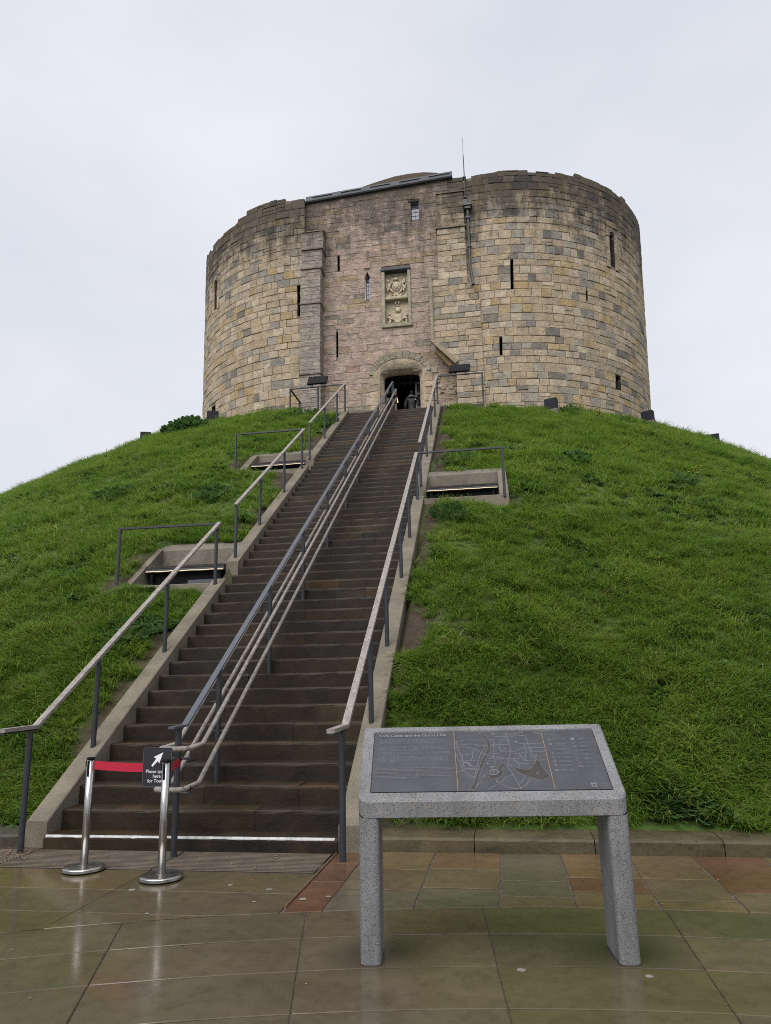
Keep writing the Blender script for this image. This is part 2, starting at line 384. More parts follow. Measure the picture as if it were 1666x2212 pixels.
# mound as one height field
xs = np.arange(-34, 30.01, .2); ys = np.concatenate([np.arange(7.62, 27, .17), np.arange(27, 62, .6)])
X, Y = np.meshgrid(xs, ys); Zm = mound_z(X, Y)
def soil_mask(x, y):
    u = x+.0155*(y-Y0); dl = -4.98-u; dr = u+1.43
    n = vnoise(x, y, .55, 8)*.7+vnoise(x, y, .2, 9)*.3
    edge = np.where(dl > 0, np.clip(1-dl/.75, 0, 1), 0)+np.where(dr > 0, np.clip(1-dr/.8, 0, 1), 0)
    s = np.clip((edge*.62+n-.84)*5, 0, 1)
    n2 = vnoise(x, y, 1.1, 11)*.6+vnoise(x, y, .35, 12)*.4
    s = np.maximum(s, np.clip((n2-.80)*9, 0, 1))
    rec = np.zeros_like(x)
    for u0_, u1_, ya, yb, zz in RECESS: rec = np.maximum(rec, ((u > u0_-.35) & (u < u1_+.3) & (y > ya-.3) & (y < yb-.5))*np.clip((vnoise(x, y, .4, 14)-.3)*3, 0, 1))
    return np.maximum(s, rec*.9)
sm = soil_mask(X, Y)
me = bpy.data.meshes.new('mound'); ny, nx = X.shape
vv = np.stack([X, Y, Zm-.03*sm], -1).reshape(-1, 3); i = np.arange(ny*nx).reshape(ny, nx)
ff = np.stack([i[:-1,:-1], i[:-1,1:], i[1:,1:], i[1:,:-1]], -1).reshape(-1, 4)
me.from_pydata(vv.tolist(), [], ff.tolist()); me.materials.append(TURF); me.polygons.foreach_set('use_smooth', [True]*len(ff))
at = me.color_attributes.new('Col', 'FLOAT_COLOR', 'POINT'); s1 = sm.reshape(-1); at.data.foreach_set('color', np.stack([s1, s1, s1, s1*0+1], -1).astype(np.float32).ravel())
link('mound', me, kind='structure')

# ------------------------------------------------------------------ paving: every slab a piece
pav = thing('paving', None, None, (0, 4, 0), kind='structure')
b = MB(); b.add([(-16,-6,-.012),(16,-6,-.012),(16,7.7,-.012),(-16,7.7,-.012)], [(0,1,2,3)], (.10,.085,.065))
b.build('bedding', flat('jointing_mortar', (.085, .07, .055), .6, var=.4, sc=14, bump=.5), pav)
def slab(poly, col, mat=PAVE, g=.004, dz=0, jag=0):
    """a flagstone with chamfered top edge; poly runs counter-clockwise"""
    n = len(poly); c = Vector((sum(p[0] for p in poly)/n, sum(p[1] for p in poly)/n))
    if jag:
        q = []
        for i in range(n):
            a, d = Vector(poly[i]), Vector(poly[(i+1) % n])
            for k in range(4): q.append(a.lerp(d, k/4)+Vector((U(-jag, jag), U(-jag, jag))))
        poly = q; n = len(poly)
    def ins(d):
        out = []
        for p in poly:
            v = Vector(p)-c; l = max(v.length, .01); out.append(c+Vector((v.x-math.copysign(min(d, abs(v.x)), v.x), v.y-math.copysign(min(d, abs(v.y)), v.y))))
        return out
    o, i = ins(g), ins(g+.005); tl = (U(-.0012, .0012), U(-.0012, .0012)); z = lambda p: dz+tl[0]*(p[0]-c[0])+tl[1]*(p[1]-c[1])
    v = [(p.x, p.y, -.05) for p in o]+[(p.x, p.y, z(p)-.003) for p in o]+[(p.x, p.y, z(p)) for p in i]
    f = [(k, (k+1) % n, n+(k+1) % n, n+k) for k in range(n)]+[(n+k, n+(k+1) % n, 2*n+(k+1) % n, 2*n+k) for k in range(n)]+[tuple(range(2*n, 3*n))]
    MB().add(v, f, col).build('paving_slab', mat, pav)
AC = (.95, -5.5); AR = 11.29; DR = .545
arc_y = lambda x: AC[1]+math.sqrt(max(AR**2-(x-AC[0])**2, .01))
BASE = [(0.103, 0.081, 0.055), (0.095, 0.077, 0.053), (0.108, 0.087, 0.061), (0.090, 0.075, 0.050), (0.094, 0.074, 0.050), (0.100, 0.082, 0.059)]
GREENISH = [(0.088, 0.077, 0.044), (0.082, 0.073, 0.046), (0.091, 0.077, 0.047), (0.081, 0.070, 0.049)]
for k in range(14):
    ro, ri = AR-DR*k, AR-DR*(k+1)
    for j in range(-7, 8):
        a0, a1 = R_(.3-6.4*(j+1)), R_(.3-6.4*j)
        P = lambda r, a: (AC[0]+r*math.sin(a), AC[1]+r*math.cos(a))
        if P(ro, a0)[0] > 7 or P(ro, a1)[0] < -8: continue
        n = 4; poly = [P(ri, a0+(a1-a0)*q/n) for q in range(n+1)]+[P(ro, a1+(a0-a1)*q/n) for q in range(n+1)]
        x = P(ro, (a0+a1)/2)[0]
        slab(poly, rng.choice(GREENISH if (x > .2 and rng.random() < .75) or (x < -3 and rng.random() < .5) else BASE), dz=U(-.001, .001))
# straight courses in front of the stair
rows = [6.55, 5.95, 5.37, 4.79, 4.21, 3.63, 3.05, 2.47, 1.9]
for a, d in zip(rows[:-1], rows[1:]):
    off = 0
    for x1, x0 in [(-1.685, -3.2), (-3.2, -4.75), (-4.75, -6.3), (-6.3, -7.85), (-7.85, -9.4), (-9.4, -11)]:
        n = 6; xx = [x0+(x1-x0)*q/n for q in range(n+1)]
        lo = [max(d, arc_y(x)+.006) for x in xx]
        if max(a-l for l in lo) < .03: continue
        keep = [(x, l) for x, l in zip(xx, lo) if l < a-.01]
        if len(keep) < 2: continue
        poly = keep+[(keep[-1][0], a), (keep[0][0], a)]
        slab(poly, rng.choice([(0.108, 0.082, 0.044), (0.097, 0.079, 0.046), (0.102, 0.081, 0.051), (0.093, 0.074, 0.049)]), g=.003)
# riven York stone by the kerb
cols = [(-1.67,-1.385,[7.41,6.93,6.32]), (-1.385,-.74,[7.41,6.75,6.12]), (-.74,-.125,[7.41,6.8,6.2]), (-.125,.41,[7.41,6.46,6.03]), (.41,.995,[7.41,6.58,6.19]), (.995,1.565,[7.41,6.6,6.02]), (1.565,2.155,[7.41,6.25])]
x = 2.155
while x < 8.5:
    w = U(.5, .66); cols.append((x, x+w, [7.41, U(6.5,6.9), U(6.0,6.3)])); x += w
red = {(0,0),(0,1),(0,2),(4,1),(6,0)}; grn = {(2,2),(3,0),(3,1)}
for ci, (x0, x1, yy) in enumerate(cols):
    for ri in range(len(yy)):
        t = yy[ri]; last = ri == len(yy)-1
        bl, br = (arc_y(x0)+.004, arc_y(x1)+.004) if last else (yy[ri+1], yy[ri+1])
        col = (0.110, 0.059, 0.036) if (ci, ri) in red else (0.094, 0.086, 0.060) if (ci, ri) in grn else rng.choice([(0.130, 0.094, 0.054), (0.114, 0.086, 0.055), (0.106, 0.086, 0.062), (0.132, 0.089, 0.048), (0.102, 0.090, 0.066)])
        slab([(x0, bl), (x1, br), (x1, t), (x0, t)], col, YORK, g=.009, dz=U(-.003, .002), jag=.006)
b = MB(); b.beam((-1.677, 5.62, -.001), (-1.677, 7.3, -.001), .012, .02); b.build('copper_edge_strip', GOLD, pav)
# ribbed strip at the stair foot
b = MB()
for x0, x1 in ((-3.2,-1.69), (-4.75,-3.205), (-6.3,-4.755)):
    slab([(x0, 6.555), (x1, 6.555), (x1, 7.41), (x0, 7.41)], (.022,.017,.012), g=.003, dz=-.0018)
for q in range(15):
    y = 6.60+q*.0475
    for x0, x1 in ((-3.195,-1.72), (-4.745,-3.21), (-6.29,-4.76)):
        n = 5; pr = [(-.011,-.004),(-.009,.0008),(0,.0012),(.009,.0008),(.011,-.004)]
        b.add([(xx, y+a, c) for xx in (x0, x1) for a, c in pr], [(i, i+1, n+i+1, n+i) for i in range(n-1)], (.078,.064,.047))
b.build('tactile_rib', flat('ribbed_sandstone', (.095, .073, .052), .5, 0, .35, .3, 6, .3), pav, kind='stuff')

# kerb stones along the foot of the mound
kb = thing('kerb', None, None, (1, 7.6, 0), kind='structure')
def kerb(x0, x1, y0, y1, h, col):
    m = MB(); n = 8
    xs_ = [x0+.004+(x1-x0-.008)*q/n for q in range(n+1)]
    prof = [(0,-.1),(0,h-.022),(.022,h-.002),(.045,h),(y1-y0,h+.012),(y1-y0,-.1)]
    v = [(x, y0+p[0]+(U(-.005,.005) if 0 < k < 4 else 0), p[1]+(U(-.004,.004) if k in (1,2,3) else 0)) for x in xs_ for k, p in enumerate(prof)]; N = len(prof)
    f = [(i*N+k, (i+1)*N+k, (i+1)*N+k+1, i*N+k+1) for i in range(n) for k in range(N-1)]+[tuple(range(N)), tuple(range(n*N, n*N+N))[::-1]]
    m.add(v, f, col).build('kerb_stone', STEP, kb)
for x0, x1 in zip([-1.42,-.375,.73,1.86,2.96,4.05,5.2,6.3,7.4], [-.375,.73,1.86,2.96,4.05,5.2,6.3,7.4,8.6]): kerb(x0, x1, 7.42, 7.85, .122, rng.choice([(.075,.065,.036), (.068,.058,.033), (.078,.067,.04)]))
for x0, x1 in zip([-6.1,-7.2,-8.3,-9.4], [-5.0,-6.1,-7.2,-8.3]): kerb(x0, x1, 7.30, 7.75, .13, (.06,.055,.042))

# ------------------------------------------------------------------ grass: uncountable tufts set on the mound
def tuft(nb, hl, hh, w, spread, seed, name, mat=GRASS, droop=1.0, seg=3):
    r = random.Random(seed); m = MB()
    for _ in range(nb):
        a = r.uniform(0, 2*math.pi); q = spread*math.sqrt(r.random()); bx, by = q*math.cos(a), q*math.sin(a)
        l = r.uniform(hl, hh); az = math.radians(-90)+r.gauss(0, .9); lean0 = r.uniform(.25, .85); curl = r.uniform(.5, 1.25)*droop; ww = w*r.uniform(.7, 1.3)
        sx, sy = -math.sin(az), math.cos(az); p = Vector((bx, by, -.02)); v = []
        for k in range(seg+1):
            t = k/seg; th = lean0+curl*t*1.25; wd = ww*(1-t**1.6)+.0006
            v += [(p.x-sx*wd/2, p.y-sy*wd/2, p.z), (p.x+sx*wd/2, p.y+sy*wd/2, p.z)]
            p = p+Vector((math.cos(az)*math.sin(th), math.sin(az)*math.sin(th), math.cos(th)))*l/seg
        m.add(v, [(2*k, 2*k+1, 2*k+3, 2*k+2) for k in range(seg)])
    me = bpy.data.meshes.new(name); me.from_pydata(m.v, [], m.f); me.materials.append(mat); me.update()
    return bpy.data.objects.new(name, me)
def broad(seed, name, n=9, size=.05, h=.07, mat=WEED):
    r = random.Random(seed); m = MB()
    for _ in range(n):
        a = r.uniform(0, 6.28); d = r.uniform(.01, .10); cx_, cy_, cz = d*math.cos(a), d*math.sin(a), r.uniform(.02, h); s = size*r.uniform(.6, 1.3); tx, ty = r.uniform(-.5, .5), r.uniform(-.9, .2)
        v = [(cx_, cy_, cz)]+[(cx_+s*rr*math.cos(a+q), cy_+s*rr*math.sin(a+q), cz+s*(tx*math.cos(a+q)+ty*math.sin(a+q))*rr*.8) for q, rr in zip(np.linspace(.2, 6.08, 9), (.5,.8,1,.85,1.1,.85,1,.8,.5))]
        m.add(v, [(0, k, k+1) for k in range(1, 9)])
        m.tube([(0,0,-.02),(cx_*.6,cy_*.6,cz*.7),(cx_,cy_,cz)], .002, 3, caps=False)
    me = bpy.data.meshes.new(name); me.from_pydata(m.v, [], m.f); me.materials.append(mat); me.update()
    return bpy.data.objects.new(name, me)
pc = bpy.data.collections.new('tuft_shapes')
protos = [tuft(17, .11, .26, .0105, .06, 1, 'tuft_a'), tuft(20, .09, .20, .0095, .07, 2, 'tuft_b'), tuft(15, .16, .36, .011, .05, 3, 'tuft_c', droop=1.15), tuft(22, .05, .14, .009, .08, 4, 'tuft_d', droop=.8),
          tuft(16, .14, .30, .0105, .07, 5, 'tuft_e', droop=1.3), tuft(11, .11, .24, .019, .09, 6, 'tuft_f', seg=2), tuft(11, .09, .19, .020, .10, 7, 'tuft_g', seg=2), broad(8, 'tuft_h'), broad(9, 'tuft_i', 12, .035, .05)]
for o in protos: pc.objects.link(o)
gr = np.random.default_rng(5)
pts, rot, scl, idx = [], [], [], []
def sow(n, x0, x1, y0, y1, near):
    x = gr.uniform(x0, x1, n); y = gr.uniform(y0, y1, n); u = x+.0155*(y-Y0)
    ok = ~((u > -5.02) & (u < -1.40))
    ok &= ~((x > -7.2) & (x < -.12) & (y > 23.9))
    for u0_, u1_, ya, yb, zz in RECESS: ok &= ~((u > u0_-.02) & (u < u1_+.02) & (y > ya-.03) & (y < yb))
    for q in (RL, LL): ok &= np.hypot(x-q['c'][0], y-q['c'][1]) > q['R']+.02
    s = soil_mask(x, y); ok &= gr.random(n) > s*1.15
    # clumpy: more, longer grass in some places than in others
    d = vnoise(x, y, .45, 21)*.6+vnoise(x, y, 1.4, 22)*.4; ok &= gr.random(n) < .6+1.0*d
    ok &= (y > 7.9) | (gr.random(n) < .5)
    x, y, d = x[ok], y[ok], d[ok]; n = len(x); z = mound_z(x, y)
    down = np.arctan2(y-MC[1], x-MC[0])+np.pi/2
    for k in range(n):
        pts.append((x[k], y[k], z[k]-.01)); rot.append((gr.normal(0, .12)+.25, gr.normal(0, .12), down[k]+gr.normal(0, .75)))
        u_ = gr.random(); broadk = vnoise(x[k], y[k], 1.0, 31)*.7+vnoise(x[k], y[k], .3, 32)*.3 > .70
        if broadk and u_ < .55: i_ = 7 if u_ < .25 else 8
        elif near: i_ = int(gr.choice([0,1,2,3,4], p=[.26,.26,.12,.2,.16]))
        else: i_ = int(gr.choice([0,1,2,4,5,6], p=[.12,.14,.08,.1,.28,.28]))
        idx.append(i_); scl.append((.5+.9*d[k])*gr.uniform(.65, 1.4)*(1.0 if near else 1.15))
sow(4600, -7.6, -4.9, 7.72, 10.5, True); sow(3200, -1.42, 1.6, 7.9, 10.8, True); sow(1800, -6.5, -4.95, 7.75, 11, True); sow(6800, -1.5, 4.6, 7.88, 10.5, True)
sow(6500, -9, -4.9, 10.5, 15, True); sow(8500, -1.5, 6.5, 10.5, 15, True)
sow(20000, -22, -4.9, 15, 24.5, False); sow(6000, -16, -9, 9, 15, False); sow(5000, 4.6, 8, 7.9, 15, False); sow(14000, -1.5, 11, 15, 24.5, False)
sow(15000, -21, -5, 20, 33, False); sow(8000, 0, 15, 24, 34, False)
# tussocks: tight groups of long tufts that stand out of the sward
for _ in range(420):
    x0, y0_ = (gr.uniform(-1.2, 7), gr.uniform(8.3, 24)) if gr.random() < .62 else (gr.uniform(-13, -5.3), gr.uniform(8.3, 24))
    u = x0+.0155*(y0_-Y0)
    if any(u0_-.3 < u < u1_+.3 and ya-.3 < y0_ < yb+.1 for u0_, u1_, ya, yb, zz in RECESS) or -5.25 < u < -1.2: continue
    k_ = int(gr.integers(5, 11)); s0 = gr.uniform(1.0, 1.65); dn = math.atan2(y0_-MC[1], x0-MC[0])+math.pi/2; ii = int(gr.choice([2, 4, 0, 5]))
    for q in range(k_):
        x, y = x0+gr.normal(0, .11), y0_+gr.normal(0, .09)
        pts.append((x, y, float(mound_z(x, y))-.01)); rot.append((gr.normal(.3, .1), gr.normal(0, .1), dn+gr.normal(0, .35))); scl.append(s0*gr.uniform(.8, 1.15)); idx.append(ii)
me = bpy.data.meshes.new('grass'); me.from_pydata(pts, [], [])
a_ = me.attributes.new('rot', 'FLOAT_VECTOR', 'POINT'); a_.data.foreach_set('vector', np.array(rot, np.float32).ravel())
a_ = me.attributes.new('scl', 'FLOAT', 'POINT'); a_.data.foreach_set('value', np.array(scl, np.float32))
a_ = me.attributes.new('idx', 'INT', 'POINT'); a_.data.foreach_set('value', np.array(idx, np.int32))
go = link('grass', me, kind='stuff', label='long wet green grass growing all over the mound', cat='grass')
ng = bpy.data.node_groups.new('grass_tufts', 'GeometryNodeTree')
ng.interface.new_socket('Geometry', in_out='INPUT', socket_type='NodeSocketGeometry'); ng.interface.new_socket('Geometry', in_out='OUTPUT', socket_type='NodeSocketGeometry')
N = ng.nodes.new; gi, gout = N('NodeGroupInput'), N('NodeGroupOutput')
ci = N('GeometryNodeCollectionInfo'); ci.inputs[0].default_value = pc; ci.inputs[1].default_value = True; ci.inputs[2].default_value = True
ip = N('GeometryNodeInstanceOnPoints'); ip.inputs['Pick Instance'].default_value = True
def na(name, typ):
    q = N('GeometryNodeInputNamedAttribute'); q.data_type = typ; q.inputs[0].default_value = name
    return [s for s in q.outputs if s.enabled and s.name == 'Attribute'][0]
er = N('FunctionNodeEulerToRotation'); l = ng.links.new
l(gi.outputs[0], ip.inputs['Points']); l(ci.outputs[0], ip.inputs['Instance']); l(na('idx', 'INT'), ip.inputs['Instance Index'])
l(na('rot', 'FLOAT_VECTOR'), er.inputs[0]); l(er.outputs[0], ip.inputs['Rotation']); l(na('scl', 'FLOAT'), ip.inputs['Scale']); l(ip.outputs[0], gout.inputs[0])
go.modifiers.new('tufts', 'NODES').node_group = ng
# ------------------------------------------------------------------ staircase of 55 stone steps
st = thing('staircase', 'long steep flight of dark wet stone steps climbing the mound to the castle door', 'staircase', (-3.2, 7.3, 0))
UL, UR = -4.74, -1.67
def step_stone(u0_, u1_, y, z, dep, h, col):
    m = MB(); n = max(3, int((u1_-u0_)/.16)); us = [u0_+.002+(u1_-u0_-.004)*q/n for q in range(n+1)]
    pr = [(.0,-h),(.0,-.03),(.004,-.010),(.016,-.001),(.05,.0),(dep,.003)]
    w = [U(-.002,.002)+.004*(vnoise(u*1., y, .35, 3)-.5) for u in us]
    v = []
    for q, u in enumerate(us):
        for k, (a, c) in enumerate(pr):
            v.append(S(u, y+a+(w[q]*1.3 if k < 4 else 0)+(U(-.003,.003) if k in (1,2) else 0), z+c+(w[q] if 1 < k < 5 else 0)))
    N_ = len(pr); f = [(i*N_+k, (i+1)*N_+k, (i+1)*N_+k+1, i*N_+k+1) for i in range(n) for k in range(N_-1)]
    f += [tuple(range(N_)), tuple(range(n*N_, n*N_+N_))[::-1]]
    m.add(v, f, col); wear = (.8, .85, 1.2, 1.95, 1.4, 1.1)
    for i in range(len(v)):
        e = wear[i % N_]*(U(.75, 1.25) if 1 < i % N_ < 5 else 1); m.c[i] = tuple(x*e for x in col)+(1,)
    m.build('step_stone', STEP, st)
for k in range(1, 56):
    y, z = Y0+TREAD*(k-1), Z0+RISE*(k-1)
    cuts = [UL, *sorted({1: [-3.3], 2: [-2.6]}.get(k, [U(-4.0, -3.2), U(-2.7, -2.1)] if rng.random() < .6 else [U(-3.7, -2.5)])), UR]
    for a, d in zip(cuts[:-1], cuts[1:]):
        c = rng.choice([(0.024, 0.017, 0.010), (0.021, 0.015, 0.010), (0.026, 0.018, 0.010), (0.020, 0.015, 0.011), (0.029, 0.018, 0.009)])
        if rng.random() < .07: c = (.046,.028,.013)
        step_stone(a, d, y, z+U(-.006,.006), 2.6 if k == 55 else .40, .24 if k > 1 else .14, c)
m = MB(); n = 60; us = [UL+.02+(UR-UL-.05)*q/n for q in range(n+1)]; v = []
for u in us:
    e = .5*(vnoise(u, 0, .2, 4)-.5)+.5*(vnoise(u, 0, .06, 5)-.5)
    for a, c in ((-.003, -.016-.02*e), (-.003, -.010), (.010, .004), (.024+.020*e, .0052)): v.append(S(u, Y0+a+.001, Z0+c+.004))
m.add(v, [(i*4+k, (i+1)*4+k, (i+1)*4+k+1, i*4+k+1) for i in range(n) for k in range(3)]).build('painted_edge_line', WHITE, st)
for x0, x1, ya in ((-7.15, -5.02, 23.98), (-1.72, -.2, 24.1)): MB().bbox(x0, ya, 10.3, x1, 26.0, 10.93, .01, (.05,.042,.033)).build('landing_slab', STEP, st)
def stringer(u0_, u1_, ya, yb, name='stringer'):
    m = MB(); h = .10
    sec = [(u0_, -.55), (u0_, h-.012), (u0_+.012, h), (u1_-.012, h), (u1_, h-.012), (u1_, -.55)]
    n = max(2, int((yb-ya)/.5)); v = [S(u, y, max(nose(y)+c, -.05 if c < 0 else .05)) for y in [ya+(yb-ya)*q/n for q in range(n+1)] for u, c in sec]
    f = [(i*6+k, i*6+(k+1) % 6, (i+1)*6+(k+1) % 6, (i+1)*6+k) for i in range(n) for k in range(6)]+[tuple(range(6))[::-1], tuple(range(n*6, n*6+6))]
    m.add(v, f).build(name, CONC, st)
for a, d in ((7.36,9.9), (9.904,12.27), (12.9,15.0), (15.004,18.27), (18.83,21.4), (21.404,24.05)): stringer(-4.98, UL-.002, a, d)
for a, d in ((7.34,10.5), (10.504,13.2), (13.204,15.6), (16.25,18.8), (18.804,21.5), (21.504,24.15)): stringer(UR+.002, -1.43, a, d)

# ------------------------------------------------------------------ seat recesses
def recess(i, label, left):
    u0_, u1_, ya, yb, zc = RECESS[i]
    t = thing('seat_recess', label, 'seat alcove', S((u0_+u1_)/2, ya, zc-.2), group='concrete seat alcoves let into the mound')
    th = .20; ft = zc-.15
    ua, ub = (u0_+th, u1_) if left else (u0_, u1_-th)
    m = MB(); m.bbox(u0_, ya, zc-.7, u1_, ya+.19, zc, .012, fn=S); m.build('curb', CONC, t)
    so_ = (u0_, u0_+th-.003) if left else (u1_-th+.003, u1_)
    y2 = yb-.28; m = MB(); P = [(ya+.192, ft-.3), (y2, ft-.3), (y2, nose(y2)+.10), (ya+.192, nose(ya+.19)+.03)]
    m.prism(P, lambda y, z: S(so_[0], y, z), lambda y, z: S(so_[1], y, z)); m.build('side_wall', CONC, t)
    m = MB(); zb = nose(yb)+.05; m.prism([(y2+.003, ft-.3), (yb, ft-.3), (yb, zb), (y2+.003, zb-.18)], lambda y, z: S(u0_, y, z), lambda y, z: S(u1_, y, z)); m.build('back_wall', CONCF, t)
    m = MB(); m.box(u0_+.01, ya+.18, ft-.4, u1_-.01, y2, ft, fn=S); m.build('floor_slab', CONCF, t)
    yb0 = ya+.72; bz = zc+.46; e = .012
    bench = MB()
    for q in range(3): bench.bbox(ua+e, yb0+q*.2, bz-.055, ub-e, yb0+q*.2+.19, bz, .006, fn=S)
    bo = bench.build('bench_seat', PORT, t)
    m = MB(); m.box(ua+e, yb0+.01, bz-.115, ub-e, yb0+.09, bz-.056, fn=S); m.build('bench_rail', CAPST, t)
    m = MB(); m.tube([S(ua+.03+(ub-ua-.06)*q/12, yb0+.0, bz-.105+.004*math.sin(q*2)) for q in range(13)], .0065, 6); m.build('led_strip', LED, t)
    m = MB(); m.box(ua+e, yb0+.14, ft, ub-e, yb0+.18, bz-.117, fn=S); m.build('void_shade_panel', BLACK, t)  # black sheet standing in for the shaded void under the bench
    for q in (ua+.12, ub-.12): MB().box(q-.03, yb0+.05, ft, q+.03, yb0+.13, bz-.117, fn=S).build('bench_leg', BLACK, t)
    if i == 0:
        m = MB(); m.bbox(-5.72, yb0+.06, ft+.02, -5.22, yb0+.12, ft+.33, .006, fn=S); p = m.build('service_panel', CAPST, t)
        MB().tube([S(-5.45, yb0+.05, ft+.24), S(-5.45, yb0+.061, ft+.24)], .02, 10).build('lock', INOX, p)
recess(0, 'lowest concrete seat alcove left of the stairs, grey panel under its bench', True)
recess(1, 'upper concrete seat alcove on the left of the stairs, bench edged with light strip', True)
recess(2, 'concrete seat alcove on the right of the stairs, bench edged with light strip', False)

# ------------------------------------------------------------------ handrails
RH = 1.15
def rail_z(y): return nose(y)+RH
def post(m_name, x, y, za, zb, par, r=.031):
    MB().tube([(x, y, za), (x, y, zb)], r, 12).build('post', STEEL, par)
    return
def cap(par, pts, w=.072):
    m = MB()
    for a, d in zip(pts[:-1], pts[1:]): m.beam(a, d, w, .036)
    m.build('wooden_cap_rail', WOOD, par)
    m = MB()
    for a, d in zip(pts[:-1], pts[1:]): m.beam(Vector(a)-Vector((0,0,.026)), Vector(d)-Vector((0,0,.026)), w*.66, .014)
    m.build('steel_bearer', STEEL, par)
def side_rail(label, u, ya, yb, posts, foot=None, ret=None, base=.08):
    x0, y0_, _ = S(u, ya, 0); t = thing('handrail', label, 'handrail', (x0, y0_, nose(ya)), group='wooden capped handrails beside the stairs')
    pts = [S(u, ya, rail_z(ya)), S(u, yb, rail_z(yb))]
    if foot: pts = [S(u, foot, rail_z(ya)-.004)]+pts
    cap(t, pts)
    for y in posts:
        x = S(u, y, 0)[0]; post('post', x, y, nose(y)+base if y > 7.36 else -.01, (rail_z(y) if y >= ya else rail_z(ya))-.03, t)
    if ret:
        xr, zb = ret; xe = S(u, yb, 0)[0]; z = rail_z(yb)-.022; m = MB(); y = yb-.03
        m.beam((xe+math.copysign(.037, xr-xe), y, z), (xr+math.copysign(.05, xr-xe), y, z), .06, .034); m.build('steel_return_rail', STEEL, t)
        post('post', xr, y, zb, z-.017, t)
    return t
side_rail('lowest wooden capped handrail left of the stairs, nearest the belt barrier', -4.86, 7.2, 12.2, [7.12,8.37,10.18,12.08], 6.66, (-6.84, 3.2))
side_rail('middle wooden capped handrail left of the stairs, between the two seat alcoves', -4.86, 13.02, 18.2, [13.06,14.51,16.33,18.0], None, (-6.95, 7.1))
side_rail('lower wooden capped handrail right of the stairs, behind the stone information board', -1.555, 7.16, 15.47, [7.0,8.71,10.17,12.04,13.54,15.41], 6.5, (.21, 5.4))
tl = side_rail('top wooden capped handrail left of the stairs, ending at the castle landing', -4.86, 18.8, 24.0, [18.83,20.7,22.59,23.97], None)
tr_ = side_rail('upper wooden capped handrail right of the stairs, ending beside the castle door', -1.545, 16.2, 24.05, [16.25,18.3,20.3,22.3,24.02], None)
xe = S(-4.86, 24, 0)[0]; ZTL = zt = rail_z(24.0)-.03
m = MB(); m.beam((xe-.04, 23.97, zt), (-7.18, 23.97, zt-.02), .06, .034); m.beam((-7.15, 23.98, zt-.021), (-7.15, 25.35, zt-.02), .06, .034); m.build('steel_return_rail', STEEL, tl)
for x, y in ((-6.11, 23.97), (-7.15, 23.97), (-7.15, 25.2)): post('post', x, y, 10.8, zt-.03, tl)
xe = S(-1.545, 24.05, 0)[0]; zt2 = rail_z(24.05)-.03
m = MB(); m.beam((xe+.04, 24.02, zt2), (-.17, 24.05, zt2-.0), .06, .034); m.build('steel_return_rail', STEEL, tr_)
post('post', -.21, 24.05, 10.7, zt2-.018, tr_)

# double rail up the middle
mr = thing('centre_handrail', 'double handrail up the middle of the stairs with grey steel cap and round wooden rails', 'handrail', (S(-3.2, 7.2, 0)[0], 7.2, 0))
CU = -3.215; RC = 1.13; MS = .632
mz = lambda y: 1.215+MS*(y-7.2)                     # top of the steel cap
for a, d in ((7.2, 11.95), (11.953, 16.2), (16.203, 20.4), (20.403, 24.75)):
    MB().beam(S(CU, a, mz(a)-.02), S(CU, d, mz(d)-.02), .066, .022).build('steel_cap_rail', CAPST, mr)
m = MB(); m.beam(S(CU, 6.88, mz(7.2)-.026), S(CU, 7.2, mz(7.2)-.02), .066, .022); m.beam(S(CU, 24.75, mz(24.75)-.02), S(CU, 24.78, mz(24.75)-.5), .066, .022); m.build('cap_end', CAPST, mr)
for y in [7.06,8.12,10.02,11.88,13.75,15.66,17.18,19.08,20.99,22.88,24.6]:
    k = max(0, math.floor((y-Y0)/TREAD)+1); zb = Z0+RISE*(k-1)-.01 if k else -.01
    ztop = mz(max(y, 7.2))-.03; p = MB().tube([S(CU, y, min(zb, 10.9)), S(CU, y, ztop)], .031, 12).build('post', STEEL, mr)
    for dz in (.30, .62):
        m = MB()
        for s_ in (-1, 1):
            x, yy, z = S(CU, y, mz(max(y, 7.32))-dz-.10)
            m.tube([(x+s_*.03, yy, z), (x+s_*.135, yy, z)], .012, 6); m.tube([(x+s_*.135, yy-.012, z-.012), (x+s_*.135, yy, z+.075)], .010, 6)
        m.build('rail_bracket', STEEL, p)
def round_rail(dz, off, ya, loop):
    for s_ in (-1, 1):
        path = [S(CU+s_*.14, y, mz(y)-dz) for y in (ya, 10.0, 13.0, 16, 20, 24.55)]
        path = [S(CU+s_*.14, ya-.36, mz(ya)-dz-.012)]+path
        z = path[-1][2]; path.append(S(CU+s_*.14, 24.62, z-.16))
        MB().tube(path, .0235, 10).build('round_wooden_rail', WOOD, mr, True)
    z = mz(ya)-dz-.012; MB().tube([S(CU-.14, ya-.36, z), S(CU-.11, ya-.405, z), S(CU, ya-.42, z), S(CU+.11, ya-.405, z), S(CU+.14, ya-.36, z)], .0235, 10).build('wooden_end_loop', WOOD, mr, True)
round_rail(.30, .14, 7.34, True); round_rail(.62, .14, 7.27, True)
m = MB(); x, y, z = S(CU+.14, 7.02, mz(7.27)-.632); m.tube([(x, y-.012, z), (x, y+.012, z)], .0255, 12); m.build('black_joint_band', BLACK, mr)
m = MB(); x, y, z = S(CU+.17, 24.66, mz(24.5)-.62); m.beam((x, y, z-.10), (x-.03, y-.03, z+.07), .05, .03, upv=(0,1,0)); m.build('amber_light', AMBER, mr)
m = MB(); m.bbox(x-.12, y+.02, z-.1, x+.0, y+.12, z+.2, .01); m.build('light_housing', BLACK, mr)
